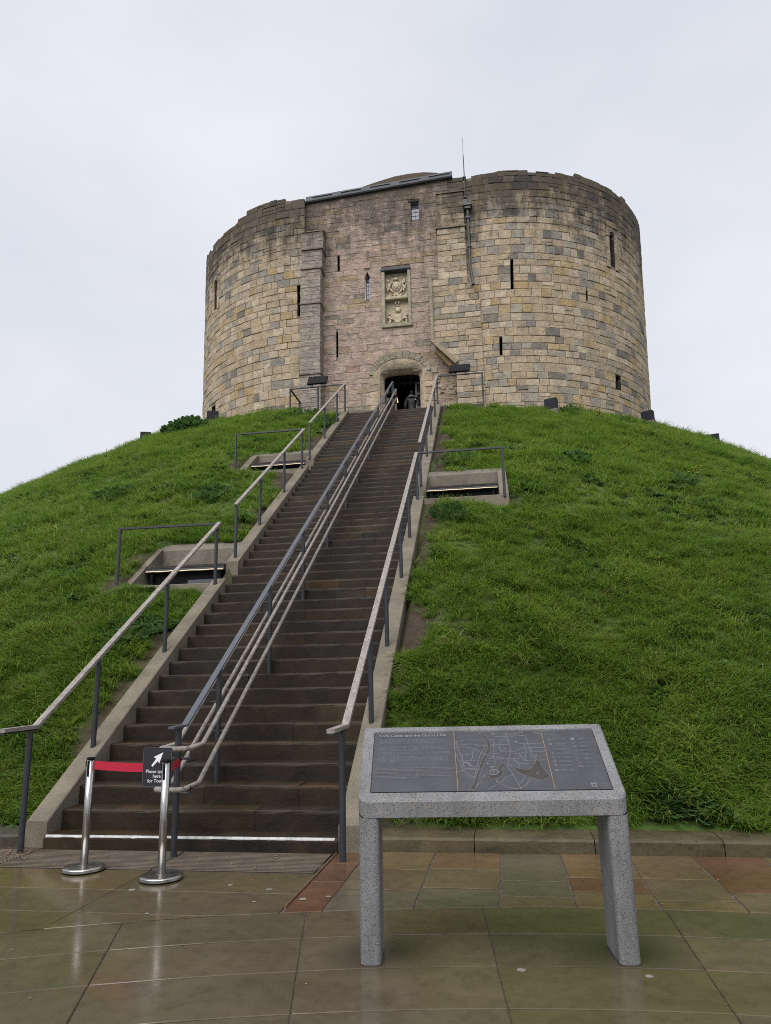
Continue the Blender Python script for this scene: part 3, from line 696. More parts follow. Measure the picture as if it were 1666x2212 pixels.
# ------------------------------------------------------------------ castle tower
ct = thing('castle_tower', 'round-lobed ruined limestone castle keep with pink gatehouse front on top of the mound', 'castle', (-3.4, 25.9, 11))
TAN = [(.388,.312,.222), (.362,.296,.216), (.412,.335,.245), (.378,.304,.210), (.352,.292,.218), (.432,.355,.265)]
OCH = [(0.376, 0.284, 0.156), (0.360, 0.276, 0.164), (0.384, 0.300, 0.180)]
GRY = [(.275,.255,.22), (.31,.28,.235), (.245,.228,.20), (.33,.298,.25)]
PAL = [(.455,.388,.298), (.438,.374,.292)]
DGR = [(.165,.155,.14), (.195,.18,.155)]
PNK = [(0.469, 0.375, 0.326), (0.449, 0.361, 0.312), (0.484, 0.392, 0.343), (0.428, 0.351, 0.307), (0.490, 0.385, 0.328), (0.413, 0.343, 0.302), (0.459, 0.380, 0.331)]
def lobe_col(z):
    q = rng.random(); g = .16 if z > 13.2 else .26
    if q < g: return rng.choice(GRY)
    if q < g+.035: return rng.choice(DGR)
    if q < g+.13: return rng.choice(OCH)
    if q < g+.25: return rng.choice(PAL)
    return rng.choice(TAN)
def pink_col(x, z):
    q = rng.random()
    if z < 11.5: return rng.choice(TAN+PAL+GRY)
    if q < .12: return rng.choice(PAL+TAN)
    if q < .17: return rng.choice(GRY)
    if z < 14.3 and q > .82: return (.385,.275,.23)
    return rng.choice(PNK)
def tan_col(x, z):
    q = rng.random()
    if q < .1: return rng.choice(GRY)
    if q < .2: return (.27,.235,.165)
    return rng.choice(PAL+TAN)
STONES = []          # (size in picture, verts, faces, colour, material)
def stone(pos, a, b, c, d, col, mat, g=.0055, proud=.0, jit=.010, depth=.12, bev=.016, pv=.011):
    """one block: s from a to b, z from c to d on the surface pos(s, z, off)"""
    J = lambda: U(-jit, jit)
    o = [(a+g+J(), c+g+J()), (b-g+J(), c+g+J()), (b-g+J(), d-g+J()), (a+g+J(), d-g+J())]
    be = min(bev*U(.6, 1.5), (b-a)*.22, (d-c)*.22); pr = proud+U(-pv, pv*1.2)
    ins = [(o[0][0]+be, o[0][1]+be), (o[1][0]-be, o[1][1]+be), (o[2][0]-be, o[2][1]-be), (o[3][0]+be, o[3][1]-be)]
    v = [pos(s, z, -depth) for s, z in o]+[pos(s, z, pr-be*.7) for s, z in o]+[pos(s, z, pr+U(-.005, .005)) for s, z in ins]
    f = [(i, (i+1) % 4, 4+(i+1) % 4, 4+i) for i in range(4)]+[(4+i, 4+(i+1) % 4, 8+(i+1) % 4, 8+i) for i in range(4)]+[(8, 9, 10, 11)]
    q = [project(p) for p in v[8:12]]
    ar = abs(sum(q[i][0]*q[(i+1) % 4][1]-q[(i+1) % 4][0]*q[i][1] for i in range(4)))/2
    STONES.append((ar, v, f, col, mat))
def courses(z0, z1, lo, hi):
    z = [z0]
    while z[-1] < z1-lo*.6: z.append(z[-1]+U(lo, hi))
    return z
def lay(pos, s0, s1, zz, lmin, lmax, colf, mat, open_=(), top=None, bot=None, rowsplit=.0, **k):
    """lay courses; open_(z) -> list of (a, b) intervals kept free; s0, s1, top, bot may be functions"""
    f0 = s0 if callable(s0) else (lambda z: s0); f1 = s1 if callable(s1) else (lambda z: s1)
    for c, d in zip(zz[:-1], zz[1:]):
        zm = (c+d)/2; a0, a1 = f0(zm), f1(zm)
        gaps = sorted(iv for q in open_ for iv in q(c, d)); segs = []; x = a0
        for ga, gb in gaps:
            if gb <= x or ga >= a1: continue
            if ga > x: segs.append((x, ga))
            x = max(x, gb)
        if x < a1: segs.append((x, a1))
        for sa, sb in segs:
            if sb-sa < .04: continue
            x = sa
            while x < sb-1e-6:
                l = U(lmin, lmax)*(.8+.5*rng.random()); e = x+l
                if sb-e < lmin*.55: e = sb
                m = (x+e)/2
                if bot and d < bot(m): x = e; continue
                dd = d
                if top:
                    t = top(m)
                    if c > t-.12: x = e; continue
                    dd = min(d, t+U(-.016, .016))
                    if t-d < .12: dd = max(dd, t+U(-.016, .016))
                if rowsplit and rng.random() < rowsplit and d-c > .24:
                    h = c+(d-c)*U(.4, .6); stone(pos, x, e, c, h, colf(m, zm), mat, **k); stone(pos, x, e, h, dd, colf(m, zm), mat, **k)
                else: stone(pos, x, e, c, dd, colf(m, zm), mat, **k)
                x = e
def rect_open(a, b, z0, z1): return lambda c, d: [(a, b)] if min(d, z1)-max(c, z0) > .35*(d-c) or (c >= z0 and d <= z1) else []
def cyl(q):
    (cx_, cy_), R, ln = q['c'], q['R'], q['lean']
    def pos(s, z, off): a = s/R; r = R+off; return (cx_+ln*(z-10.9)+r*math.sin(a), cy_-r*math.cos(a), z)
    return pos
def core(name, pos, sb, zb, holes, off=-.030, top=None, back=-1.3, noback=False):
    """wall body behind the blocks, with real openings; closed on top"""
    m = MB(); sb = sorted(set(sb)); zb = sorted(set(zb)); idx = {}
    def P(i, j, o=off):
        s, z = sb[i], zb[j]
        if top: z = min(z, top(s)-.03)
        return pos(s, z, o)
    for i in range(len(sb)-1):
        for j in range(len(zb)-1):
            sm_, zm_ = (sb[i]+sb[i+1])/2, (zb[j]+zb[j+1])/2
            if any(h(sm_, zm_) for h in holes): continue
            m.add([P(i,j), P(i+1,j), P(i+1,j+1), P(i,j+1)], [(0,1,2,3)])
    J = len(zb)-1
    for i in range(len(sb)-1): m.add([P(i,J), P(i+1,J), P(i+1,J,back), P(i,J,back)], [(0,1,2,3)])
    for i in range(len(sb)-1):
        if not noback: m.add([P(i,J,back), P(i+1,J,back), P(i+1,0,back), P(i,0,back)], [(0,1,2,3)])
    return m.build(name, MORTAR, ct)
def rh(a, b, z0, z1): return lambda s, z: a < s < b and z0 < z < z1
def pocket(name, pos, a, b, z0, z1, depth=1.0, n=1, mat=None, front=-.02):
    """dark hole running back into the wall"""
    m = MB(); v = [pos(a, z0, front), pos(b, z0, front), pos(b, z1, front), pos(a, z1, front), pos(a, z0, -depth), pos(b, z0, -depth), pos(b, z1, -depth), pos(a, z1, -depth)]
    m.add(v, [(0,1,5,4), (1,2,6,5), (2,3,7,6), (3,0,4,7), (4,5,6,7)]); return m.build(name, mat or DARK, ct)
D2 = math.pi/180
# right lobe
R = RL['R']; pR = cyl(RL); g_ = lambda a: a*D2*R
base_R = lambda s: float(mound_z(RL['c'][0]+R*math.sin(s/R), RL['c'][1]-R*math.cos(s/R), False))-.35
def top_R(s):
    a = s/R/D2
    return 21.03+.05*math.sin(s*2.3)+.04*math.sin(s*7)+(.12 if 30 < a < 48 else 0)+(.1 if a > 52 else 0)-(.25 if a < -8.3 else 0)
hR = [(g_(6.1), g_(7.05), 15.80, 17.15), (g_(2.25), g_(3.1), 13.27, 13.97), (g_(43.6), g_(46.6), 12.22, 12.93), (g_(43.9), g_(46.9), 17.6, 19.0), (g_(32.2), g_(32.9), 15.7, 16.1)]
lay(pR, g_(-10.5), g_(96), courses(10.45, 21.4, .25, .37), .28, .56, lambda s, z: lobe_col(z), STONE, [rect_open(a, b, c, d) for a, b, c, d in hR]+[rect_open(g_(42.3), g_(49.2), 17.35, 19.35)], top_R, base_R, .04)
core('lobe_wall', pR, [g_(-10.5)]+[g_(a) for a in range(-8, 301, 4)]+[x for h in hR for x in h[:2]], [9.5, 12, 14.5, 18, 20, 21.2]+[x for h in hR for x in h[2:]], [rh(*h) for h in hR], top=top_R)
for h in hR: pocket('arrow_slit', pR, *h)
# left lobe
Rl = LL['R']; pL = cyl(LL); l_ = lambda a: a*D2*Rl
base_L = lambda s: float(mound_z(LL['c'][0]+Rl*math.sin(s/Rl), LL['c'][1]-Rl*math.cos(s/Rl), False))-.35
LT = [(-100,20.3),(-66,21.1),(-60,21.0),(-54,20.6),(-49.5,20.55),(-49,20.78),(-44,20.72),(-36,20.78),(-31,20.74),(-30,20.97),(-23.2,20.97),(-22.4,21.16),(-13,21.16),(-4.2,21.18),(-4.0,21.02),(3,21.0)]
top_L = lambda s: float(np.interp(s/Rl/D2, [p[0] for p in LT], [p[1] for p in LT]))+.03*math.sin(s*9)
hL = [(l_(-.75), l_(.35), 15.75, 17.08), (l_(-46.2), l_(-43.2), 17.35, 18.75), (l_(-47), l_(-43.2), 12.45, 12.95)]
lay(pL, l_(-100), l_(2.4), courses(10.9, 21.4, .25, .37), .28, .56, lambda s, z: lobe_col(z), STONE, [rect_open(*h) for h in hL]+[rect_open(l_(-49.5), l_(-42.8), 17.3, 19.1)], top_L, base_L, .04)
core('lobe_wall', pL, [l_(2.4)]+[l_(a) for a in range(-300, 1, 4)]+[x for h in hL for x in h[:2]], [9.5, 12, 14.5, 18, 20, 21.2]+[x for h in hL for x in h[2:]], [rh(*h) for h in hL], top=top_L)
for h in hL: pocket('arrow_slit', pL, *h)
# arched window dressings of the lobes
def lancet_frame(pos, a, b, z0, zs, rise, w, name='window_surround', ra=.0):
    """jamb blocks and voussoirs round a pointed opening a..b; springing zs"""
    t = MB(); c = (a+b)/2
    n = 5
    for side, x0, x1 in ((-1, a-w, a), (1, b, b+w)):
        z = z0
        while z < zs-.05:
            e = min(z+U(.22, .34), zs); t.add(*blk(pos, x0, x1, z, e, .03)); z = e
    for side in (-1, 1):
        for k in range(n-2):
            t0, t1 = k/(n-2), (k+1)/(n-2); h = (b-a)/2
            pi = lambda q: (c+side*h*math.cos(q*math.pi/2)**.9, zs+rise*math.sin(q*math.pi/2)); po = lambda q: (c+side*(h+w)*math.cos(q*math.pi/2)**.9, zs+(rise+w)*math.sin(q*math.pi/2))
            q = [pi(t0), po(t0), po(t1), pi(t1)]
            t.add([pos(s, z, -.15) for s, z in q]+[pos(s, z, .035) for s, z in q], [(0,1,2,3), (4,5,6,7)]+[(i, (i+1) % 4, 4+(i+1) % 4, 4+i) for i in range(4)], rng.choice(TAN+PAL))
    t.build(name, STONE, ct)
def blk(pos, x0, x1, z0, z1, pr):
    g = .006; q = [(x0+g, z0+g), (x1-g, z0+g), (x1-g, z1-g), (x0+g, z1-g)]
    return [pos(s, z, -.15) for s, z in q]+[pos(s, z, pr+U(-.008, .008)) for s, z in q], [(0,1,2,3), (4,5,6,7)]+[(i, (i+1) % 4, 4+(i+1) % 4, 4+i) for i in range(4)], rng.choice(TAN+PAL)
lancet_frame(pR, hR[3][0], hR[3][1], 17.45, 18.85, .25, .19); lancet_frame(pL, hL[1][0], hL[1][1], 17.3, 18.6, .2, .19)

# gatehouse front
pF = lambda s, z, off: (s, FY-off, z)
FX0, FX1 = -7.34, -.56
top_F = lambda x: 21.05+(x+7.14)*.0573
OC, OW = -3.31, .70                                   # door opening
def arch_z(x, w, zs, rise): u = (x-OC)/w; return zs+rise*math.sqrt(max(0, 1-u*u))
def hood_open(c, d):
    zm = (c+d)/2
    if zm < 13.1: return [(OC-1.10, OC+1.10)]
    if zm > 13.93: return []
    h = 1.17*math.sqrt(max(0, 1-((zm-13.1)/.87)**2)); return [(OC-.04-h, OC-.04+h)]
hF = [(-5.79, -5.70, 17.68, 18.48), (-5.86, -5.785, 14.02, 15.09), (-2.74, -2.41, 19.67, 20.52), (-4.68, -4.46, 16.35, 17.62), (-4.0, -2.84, 15.13, 17.60)]
lay(pF, FX0, -1.2, courses(10.6, 21.6, .17, .29), .36, .95, pink_col, PINK, [rect_open(*h) for h in hF]+[hood_open], top_F, None, .0, g=.0030, jit=.0035, bev=.006, pv=.006)
lay(pF, -1.2, FX1, courses(16.2, 21.6, .16, .26), .30, .6, tan_col, STONE, [], top_F, None)
def door_hole(s, z): return abs(s-OC) < .86 and z < arch_z(s, .9, 12.98, .28)
xsF = list(np.arange(FX0, FX1, .14))+[FX1]+[x for h in hF for x in h[:2]]; zsF = [10.0]+list(np.arange(11, 13.6, .12))+[14, 15.5, 17, 18.5, 20, 21.6]+[x for h in hF for x in h[2:]]
core('gatehouse_wall', pF, xsF, zsF, [rh(*h) for h in hF]+[door_hole], top=top_F, back=-.9, noback=True)
for k, h in enumerate(hF):
    if k < 2: pocket('arrow_slit', pF, *h, depth=.85)
# small square window with leaded lights
def window(h, pane_off, nx_, nz_, name, pointed=False):
    a, b, c, d = h; p = pocket(name, pF, a, b, c, d, .5, mat=STONE)
    m = MB(); m.box(a, FY+pane_off, c, b, FY+pane_off+.01, d); m.build('glass_pane', GLASS, p)
    m = MB()
    for i in range(1, nx_): x = a+(b-a)*i/nx_; m.box(x-.006, FY+pane_off-.012, c, x+.006, FY+pane_off-.002, d)
    for i in range(1, nz_): z = c+(d-c)*i/nz_; m.box(a, FY+pane_off-.014, z-.006, b, FY+pane_off-.004, z+.006)
    m.build('glazing_bar', LEAD, p)
window(hF[2], .22, 2, 5, 'square_window'); window(hF[3], .26, 2, 7, 'lancet_window')
m = MB(); m.bbox(-2.83, FY-.02, 20.525, -2.36, FY+.15, 20.62, .01, (.12,.11,.10)); m.build('window_lintel', STONE, ct)
# pointed head of the lancet: two cheek blocks hiding the square corners
for s_ in (-1, 1):
    m = MB(); q = [(-4.57+s_*.115, 17.30), (-4.57+s_*.115, 17.64), (-4.57, 17.64), (-4.57+s_*.03, 17.52), (-4.57+s_*.08, 17.42)]
    m.prism(q, lambda x, z: pF(x, z, -.35), lambda x, z: pF(x, z, .006), rng.choice(PNK)); m.build('lancet_head', PINK, ct)

# doorway: hood of voussoirs, plain new sandstone filling, chamfered flat arch
NV = 13
def ring(w, zs, rise, t): a = math.pi*(1-t); return (OC-.04+w*math.cos(a), zs+rise*math.sin(a))
for k in range(NV):
    t0, t1 = k/NV+.0022, (k+1)/NV-.0022; m = MB(); mid = (t0+t1)/2
    q = [ring(.98, 13.1, .64, t0), ring(1.19, 13.1, .88, t0), ring(1.19, 13.1, .88, mid), ring(1.19, 13.1, .88, t1), ring(.98, 13.1, .64, t1), ring(.98, 13.1, .64, mid)]
    v = [pF(*p, -.15) for p in q]+[pF(*p, o) for p, o in zip(q, (.03,.12,.12,.12,.03,.03))]; n = 6
    m.add(v, [tuple(range(n)), tuple(range(n, 2*n))]+[(i, (i+1) % n, n+(i+1) % n, n+i) for i in range(n)], rng.choice([(.38,.34,.27), (.41,.37,.30), (.33,.30,.25), (.44,.39,.30)])).build('hood_stone', STONE, ct)
def curve(w, zs, rise, n=26, z0=11.0):
    P = [(OC-w, z0)]+[(OC-w, z0+(zs-z0)*i/4) for i in range(1, 4)]
    for i in range(n+1):
        a = math.pi*(1-i/n); c, s = math.cos(a), math.sin(a); P.append((OC+w*math.copysign(abs(c)**.55, c), zs+rise*abs(s)**.55))
    return P+[(OC+w, z0+(zs-z0)*i/4) for i in range(3, -1, -1)]
c_out = curve(1.0, 13.1, .64); c_mid = curve(.86, 12.95, .34); c_in = curve(OW, 12.9, .25)
n = len(c_out); m = MB()
L_ = [[pF(*p, .004) for p in c_out], [pF(*p, .0) for p in c_mid], [pF(*p, -.06) for p in [(OC+(x-OC)*.965, z-.012) for x, z in c_mid]], [pF(*p, -.17) for p in c_in], [pF(*p, -.33) for p in c_in]]
v = sum(L_, []); SAND = (.47,.395,.295)
fz = [(r*n+i, r*n+i+1, (r+1)*n+i+1, (r+1)*n+i) for r in range(4) for i in range(n-1)]
m.add(v, fz, SAND).build('door_arch', CUT, ct, True)
# jamb quoins each side, long and short
z = 11.0; k = 0
while z < 13.05:
    e = z+U(.22, .33)
    for s_ in (-1, 1):
        w = (.16, .34)[k % 2]; a, b = sorted((OC+s_*.90, OC+s_*(1.06+w)))
        stone(pF, a, b, z, e, (.46,.37,.275) if (s_ > 0 and rng.random() < .5) else rng.choice(PAL+TAN), STONE, proud=.025)
    k += 1; z = e
# passage behind the door
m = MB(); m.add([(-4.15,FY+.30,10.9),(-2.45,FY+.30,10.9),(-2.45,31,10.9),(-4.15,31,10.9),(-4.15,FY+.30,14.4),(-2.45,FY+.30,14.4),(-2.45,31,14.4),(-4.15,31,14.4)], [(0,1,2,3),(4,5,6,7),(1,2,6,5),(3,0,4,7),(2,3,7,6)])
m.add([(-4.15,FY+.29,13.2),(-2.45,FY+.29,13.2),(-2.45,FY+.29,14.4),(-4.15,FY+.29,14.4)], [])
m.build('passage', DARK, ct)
pc_ = MB(); y = FY+1.0
pc_.box(-4.12, y, 13.08, -2.5, y+.08, 13.16); pc_.box(-4.12, y, 13.30, -2.5, y+.07, 13.44); pc_.box(-4.12, y, 13.62, -2.5, y+.07, 13.76); pc_.build('portcullis', PORT, ct)
for k in range(7):
    x = -4.05+k*.25; MB().box(x-.03, y-.03, 12.98, x+.03, y-.002, 14.3).build('portcullis_bar', PORT, ct)
m = MB(); y = FY+.80
m.box(-2.87, y, 10.95, -2.80, y+.07, 13.0)
for z in (11.4, 11.95, 12.5, 12.95): m.box(-2.798, y, z, -2.5, y+.06, z+.08)
m.box(-2.798, y+.07, 10.95, -2.5, y+.09, 13.0, mi=1); m.build('door_leaf', [TIMB, PORT], ct)
m = MB(); m.box(-4.1, y, 10.95, -4.03, y+.07, 12.8); m.box(-3.70, y, 10.95, -3.62, y+.07, 12.85); m.box(-4.028, y, 12.3, -3.703, y+.05, 12.38); m.box(-4.028, y, 11.4, -3.703, y+.05, 11.48); m.box(-4.028, y+.06, 10.95, -3.703, y+.08, 12.3, mi=1); m.build('door_leaf', [TIMB, PORT], ct)

# buttresses
BY = 25.3
pB = lambda s, z, off: (s, BY-off, z)
lev = [(10.8, 13.10, -7.17, -6.35, .0), (13.16, 16.08, -7.17, -6.37, .0), (16.16, 17.62, -7.15, -6.36, .02), (17.70, 18.48, -7.12, -6.30, .03), (18.55, 19.30, -7.10, -6.26, .05)]
for z0, z1, a, b, sb_ in lev:
    y = BY+sb_; m = MB(); m.box(a+.03, y+.03, z0-.05, b-.03, FY+.1, z1+.03); m.build('buttress_core', MORTAR, ct)
    zz = courses(z0, z1, .13, .2); zz[-1] = z1
    lay(lambda s, z, off, y=y: (s, y-off, z), a, b, zz, .25, .6, lambda x, z: rng.choice([(.36,.325,.295), (.33,.30,.275), (.39,.35,.32), (.40,.345,.305)]), PINK, jit=.004, g=.0035, bev=.007, pv=.007)
    lay(lambda s, z, off, b=b: (b+off, s, z), y+.0, FY-.01, zz, .25, .5, lambda x, z: rng.choice([(.33,.295,.27), (.36,.32,.29)]), PINK, jit=.004, g=.0035, bev=.007, pv=.007)
for (z0, z1, a, b, sb_), nx_ in zip(lev, lev[1:]+[None]):
    zt = nx_[0] if nx_ else z1+.1; m = MB(); y = BY+sb_
    if nx_: m.prism([(y-.05, z1+.002), (FY, z1+.002), (FY, zt), (y+.02, zt), (y-.05, zt-.03)], lambda yy, z: (a-.03, yy, z), lambda yy, z: (b+.04, yy, z), (.22,.185,.155))
    else: m.prism([(y-.04, z1+.002), (FY, z1+.002), (FY, z1+.22), (y+.02, z1+.06)], lambda yy, z: (a-.02, yy, z), lambda yy, z: (b+.03, yy, z), (.42,.35,.25))
    m.build('string_course', STONE, ct)
# right buttress
def rl(z): return -1.68 if z > 16.7 else (-1.98 if z > 14.03 else (-1.98+(14.03-z)/.99*.81 if z > 13.04 else -1.17))
def rr(z): return -.575 if z > 16.45 else (-.575+(16.45-z)/.9*.44 if z > 15.56 else -.14)
m = MB()
for z0, z1 in ((10.6,13.0),(13.0,13.4),(13.4,13.7),(13.7,14.03),(14.03,15.5),(15.5,15.85),(15.85,16.2),(16.2,16.7),(16.7,18.75),(18.85,20.3)):
    o = .03 if z1 < 18.8 else .06; zm = max(z0, z1-.001); a = max(rl(z0+.01), rl(z1-.01))+.04; b = min(rr(z0+.01), rr(z1-.01))-.03
    m.box(a, BY+o, z0, b, FY+.1, z1)
m.build('buttress_core', MORTAR, ct)
zz = courses(10.7, 18.74, .19, .30); zz[-1] = 18.74
lay(pB, rl, rr, zz, .28, .62, tan_col, STONE, bot=None, jit=.006)
zz = courses(18.86, 20.32, .2, .3); zz[-1] = 20.32
lay(lambda s, z, off: (s, BY+.04-off, z), lambda z: -1.62, -.575, zz, .3, .6, lambda x, z: rng.choice(TAN), STONE, jit=.006)
m = MB(); m.prism([(BY-.05,18.745), (FY,18.745), (FY,18.855), (BY+.02,18.855), (BY-.05,18.80)], lambda yy, z: (-1.72,yy,z), lambda yy, z: (-.54,yy,z), (.22,.19,.14)); m.build('string_course', STONE, ct)
m = MB(); m.prism([(BY-.0,20.325), (FY,20.325), (FY,20.5), (BY+.02,20.36)], lambda yy, z: (-1.66,yy,z), lambda yy, z: (-.55,yy,z), (.34,.3,.2)); m.build('buttress_cap', STONE, ct)
# shaft and broken sloping label on the right buttress
m = MB(); m.tube([(-1.99, BY-.02, z) for z in (14.05, 15, 16, 16.72)], .07, 8, (.33,.29,.22)); m.build('buttress_shaft', STONE, ct)
m = MB(); m.beam((-2.03, BY-.05, 14.07), (-1.12, BY-.05, 13.06), .16, .12, (.33,.28,.2), (0,1,0)); m.build('sloping_moulding', STONE, ct)
m = MB(); m.beam((-1.86, BY+.22, 13.72), (-1.22, BY+.22, 12.93), .2, .22, (.30,.22,.12), (0,1,0)); m.build('broken_moulding', STONE, ct)
# rough facing left where the lower right corner was torn away
for k in range(46):
    x, z = U(-2.28, -.95), U(10.95, 13.1)
    if z > 13.6-(x+2.3)*.6: continue
    w, h = U(.12, .3), U(.1, .2); stone(pF, x, x+w, z, z+h, rng.choice(PAL+TAN+[(.2,.18,.15), (.40,.31,.18)]), STONE, proud=U(.0, .09), jit=.03, bev=.03)
# coat of arms panel
ar = MB(); y = FY
arms = MB().box(-3.87, FY+.20, 15.2, -2.95, FY+.30, 17.5, (.47,.41,.30)).build('heraldic_panel', CARVE, ct)
for nm, bx in (('panel_jamb', (-4.0, -3.868, 15.13, 17.5)), ('panel_jamb', (-2.952, -2.83, 15.13, 17.5))):
    m = MB(); m.bbox(bx[0], FY-.05, bx[2], bx[1], FY+.25, bx[3], .02, (.36,.33,.26)); m.build(nm, CARVE, arms)
m = MB(); m.bbox(-4.02, FY-.09, 17.503, -2.82, FY+.26, 17.63, .02, (.10,.10,.115)); m.build('panel_hood', LEAD, arms)
m = MB(); m.bbox(-3.866, FY-.02, 16.26, -2.954, FY+.26, 16.40, .03, (.45,.40,.30)); m.build('panel_transom', CARVE, arms)
m = MB(); m.bbox(-4.03, FY-.08, 15.04, -2.80, FY+.26, 15.2, .02, (.30,.28,.21)); m.build('panel_sill', CARVE, arms)
# the carvings: traced in panel pixels, then set on the panel at real size
SX, SZ = lambda px: -3.85+(px-280)/(985-280)*.87, None
def rel(name, polys, depth=.09, lower=False, par=arms):
    m = MB()
    for poly in polys:
        q = []
        for px, pz in poly:
            if lower: x = -3.85+(px-305)/(1020-305)*.88; z = 15.24+(1945-(pz-(px-305)*-.095))/(1945-1190)*1.03
            else: x = -3.85+(px-285)/(1000-285)*.87; z = 16.41+(1075-(pz+(px-285)*.11))/(1075-300)*1.06
            q.append((x, z))
        n = len(q); cx_ = sum(p[0] for p in q)/n; cz = sum(p[1] for p in q)/n; k = .72
        i_ = [(cx_+(x-cx_)*k, cz+(z-cz)*k) for x, z in q]; y1 = FY+.2
        v = [(x, y1, z) for x, z in q]+[(x, y1-depth*.6, z) for x, z in [(cx_+(x-cx_)*.93, cz+(z-cz)*.93) for x, z in q]]+[(x, y1-depth, z) for x, z in i_]
        m.add(v, [(r*n+i, r*n+(i+1) % n, (r+1)*n+(i+1) % n, (r+1)*n+i) for r in range(2) for i in range(n)]+[tuple(range(2*n, 3*n))], (.52,.46,.36))
    m.build(name, CARVE, par)
ell = lambda cx_, cy_, a, b, n=16: [(cx_+a*math.cos(2*math.pi*q/n), cy_+b*math.sin(2*math.pi*q/n)) for q in range(n)]
rel('carved_cartouche', [ell(625, 665, 155, 165)], .07); rel('carved_shield', [ell(625, 660, 105, 115)], .11)
rel('carved_crown', [[(525,490),(530,440),(570,395),(625,370),(680,395),(715,430),(710,480)], [(545,350),(555,270),(585,270),(600,340)], [(600,340),(640,280),(660,300),(650,360)]], .10)
rel('carved_lion', [[(330,480),(405,470),(420,560),(380,590),(335,560)], [(340,600),(430,560),(480,620),(430,720),(390,830),(330,900),(295,830),(350,740)], [(420,600),(520,545),(530,575),(440,640)], [(420,720),(470,800),(550,880),(520,895),(430,830),(390,790)], [(300,700),(330,690),(320,790),(295,800)]], .11)
rel('carved_unicorn', [[(880,430),(950,430),(950,530),(860,600),(830,650),(780,580)], [(790,580),(870,600),(960,690),(950,770),(890,770),(820,660)], [(830,730),(890,700),(920,840),(880,850)], [(820,740),(840,790),(750,900),(700,930),(780,800)], [(930,590),(970,590),(950,690),(925,680)]], .11)
rel('carved_scroll', [[(300,1040),(420,950),(500,930),(450,1010),(340,1060)], [(500,960),(600,900),(640,940),(560,1000)], [(660,980),(740,910),(850,870),(850,910),(760,1000),(700,1010)], [(860,930),(960,920),(980,980),(900,1000)]], .07); rel('carved_rose', [ell(385, 355, 42, 45, 8)], .06)
rel('carved_helm', [[(560,1390),(640,1345),(760,1370),(790,1420),(750,1510),(610,1520),(590,1430)], [(575,1200),(650,1180),(640,1260),(590,1300)], [(660,1180),(770,1170),(720,1290)], [(600,1310),(720,1290),(700,1340),(620,1340)]], .10, True)
rel('carved_shield', [[(550,1590),(800,1570),(805,1800),(700,1890),(590,1890),(545,1780)]], .09, True)
rel('carved_supporter', [[(360,1570),(450,1580),(440,1640),(370,1630)], [(320,1690),(430,1640),(530,1750),(520,1790),(400,1740),(330,1740)], [(380,1750),(460,1740),(480,1840),(430,1920),(340,1920),(330,1860),(400,1840)]], .11, True)
rel('carved_supporter', [[(920,1550),(1000,1560),(1010,1640),(930,1650)], [(810,1730),(900,1640),(990,1660),(1010,1740),(900,1730),(820,1760)], [(900,1740),(990,1740),(1000,1820),(930,1880),(880,1850),(950,1800)]], .11, True)
# lead flashing along the wall head, timber deck behind
for k in range(5):
    x0, x1 = -7.13+k*1.22, -7.13+(k+1)*1.22+.03; z = lambda x: top_F(x)+.0; yy = FY-.10-.006*k
    m = MB(); m.prism([(yy,-.03), (yy+.10,-.03), (yy+.6,.32), (yy+.10,.32), (yy+.02,.05), (yy-.03,.02)], lambda y, dz: (x0, y, z(x0)+dz), lambda y, dz: (x1, y, z(x1)+dz)); m.build('lead_flashing', LEAD, ct)
    if k < 5:
        m = MB(); m.beam((x0+.3, yy+.045, z(x0+.3)+.22), (x1-.1, yy+.045, z(x1-.1)+.22), .03, .03); m.build('slot_shade_bar', STEEL, ct)  # dark bar painted in for the shade of recessed slots in the lead
RD = [(-7.1,24.25),(-6.24,24.48),(-4.82,24.84),(-3.9,25.03),(-3.2,25.08),(-2.49,25.06),(-1.9,24.95),(-1.2,24.6)]
m = MB(); m.prism(RD+[(-1.2,21.0),(-7.1,21.0)], lambda x, z: (x, 30.0, z), lambda x, z: (x, 34.0, z)); m.build('roof_deck', ROOFT, ct)
# downpipe
dp = MB().tube([(-.44,25.22,19.5), (-.44,25.22,18), (-.45,25.2,16.9), (-.40,25.16,16.4), (-.36,25.1,16.1)], .055, 10).build('downpipe', STEEL, ct)
m = MB(); m.bbox(-.60, 25.08, 19.52, -.26, 25.36, 19.66, .01); m.bbox(-.55, 25.12, 19.40, -.31, 25.32, 19.517, .01); m.bbox(-.60, 25.1, 19.665, -.42, 25.34, 19.80, .01); m.build('rain_hopper', STEEL, dp)
for z in (19.0, 17.75): MB().box(-.52, 25.14, z, -.36, 25.30, z+.06).build('pipe_collar', STEEL, dp)
# sort: the largest blocks become parts of their own, the rest stay one part
STONES.sort(key=lambda s: -s[0])
big, rest = STONES[:300], STONES[300:]
for ar_, v, f, col, mat in big: MB().add(v, f, col).build('stone', mat, ct)
mats = [STONE, PINK]; m = MB()
for ar_, v, f, col, mat in rest: m.add(v, f, col, mats.index(mat))
m.build('small_stonework', mats, ct, kind='stuff')
print('stones', len(STONES))
# ------------------------------------------------------------------ mast, floodlights
mt = thing('mast', 'thin black aerial mast standing at the junction of gatehouse and right lobe', 'mast', (-.5, 25.25, 19.8))
MB().tube([(-.5,25.3,19.7), (-.5,25.3,21.9), (-.5,25.3,21.95), (-.49,25.3,22.75)], [.022,.018,.008,.006], 8).build('pole', STEEL, mt)
for z in (20.0, 20.9): MB().box(-.56, 25.26, z, -.44, 25.5, z+.05).build('bracket', STEEL, mt)

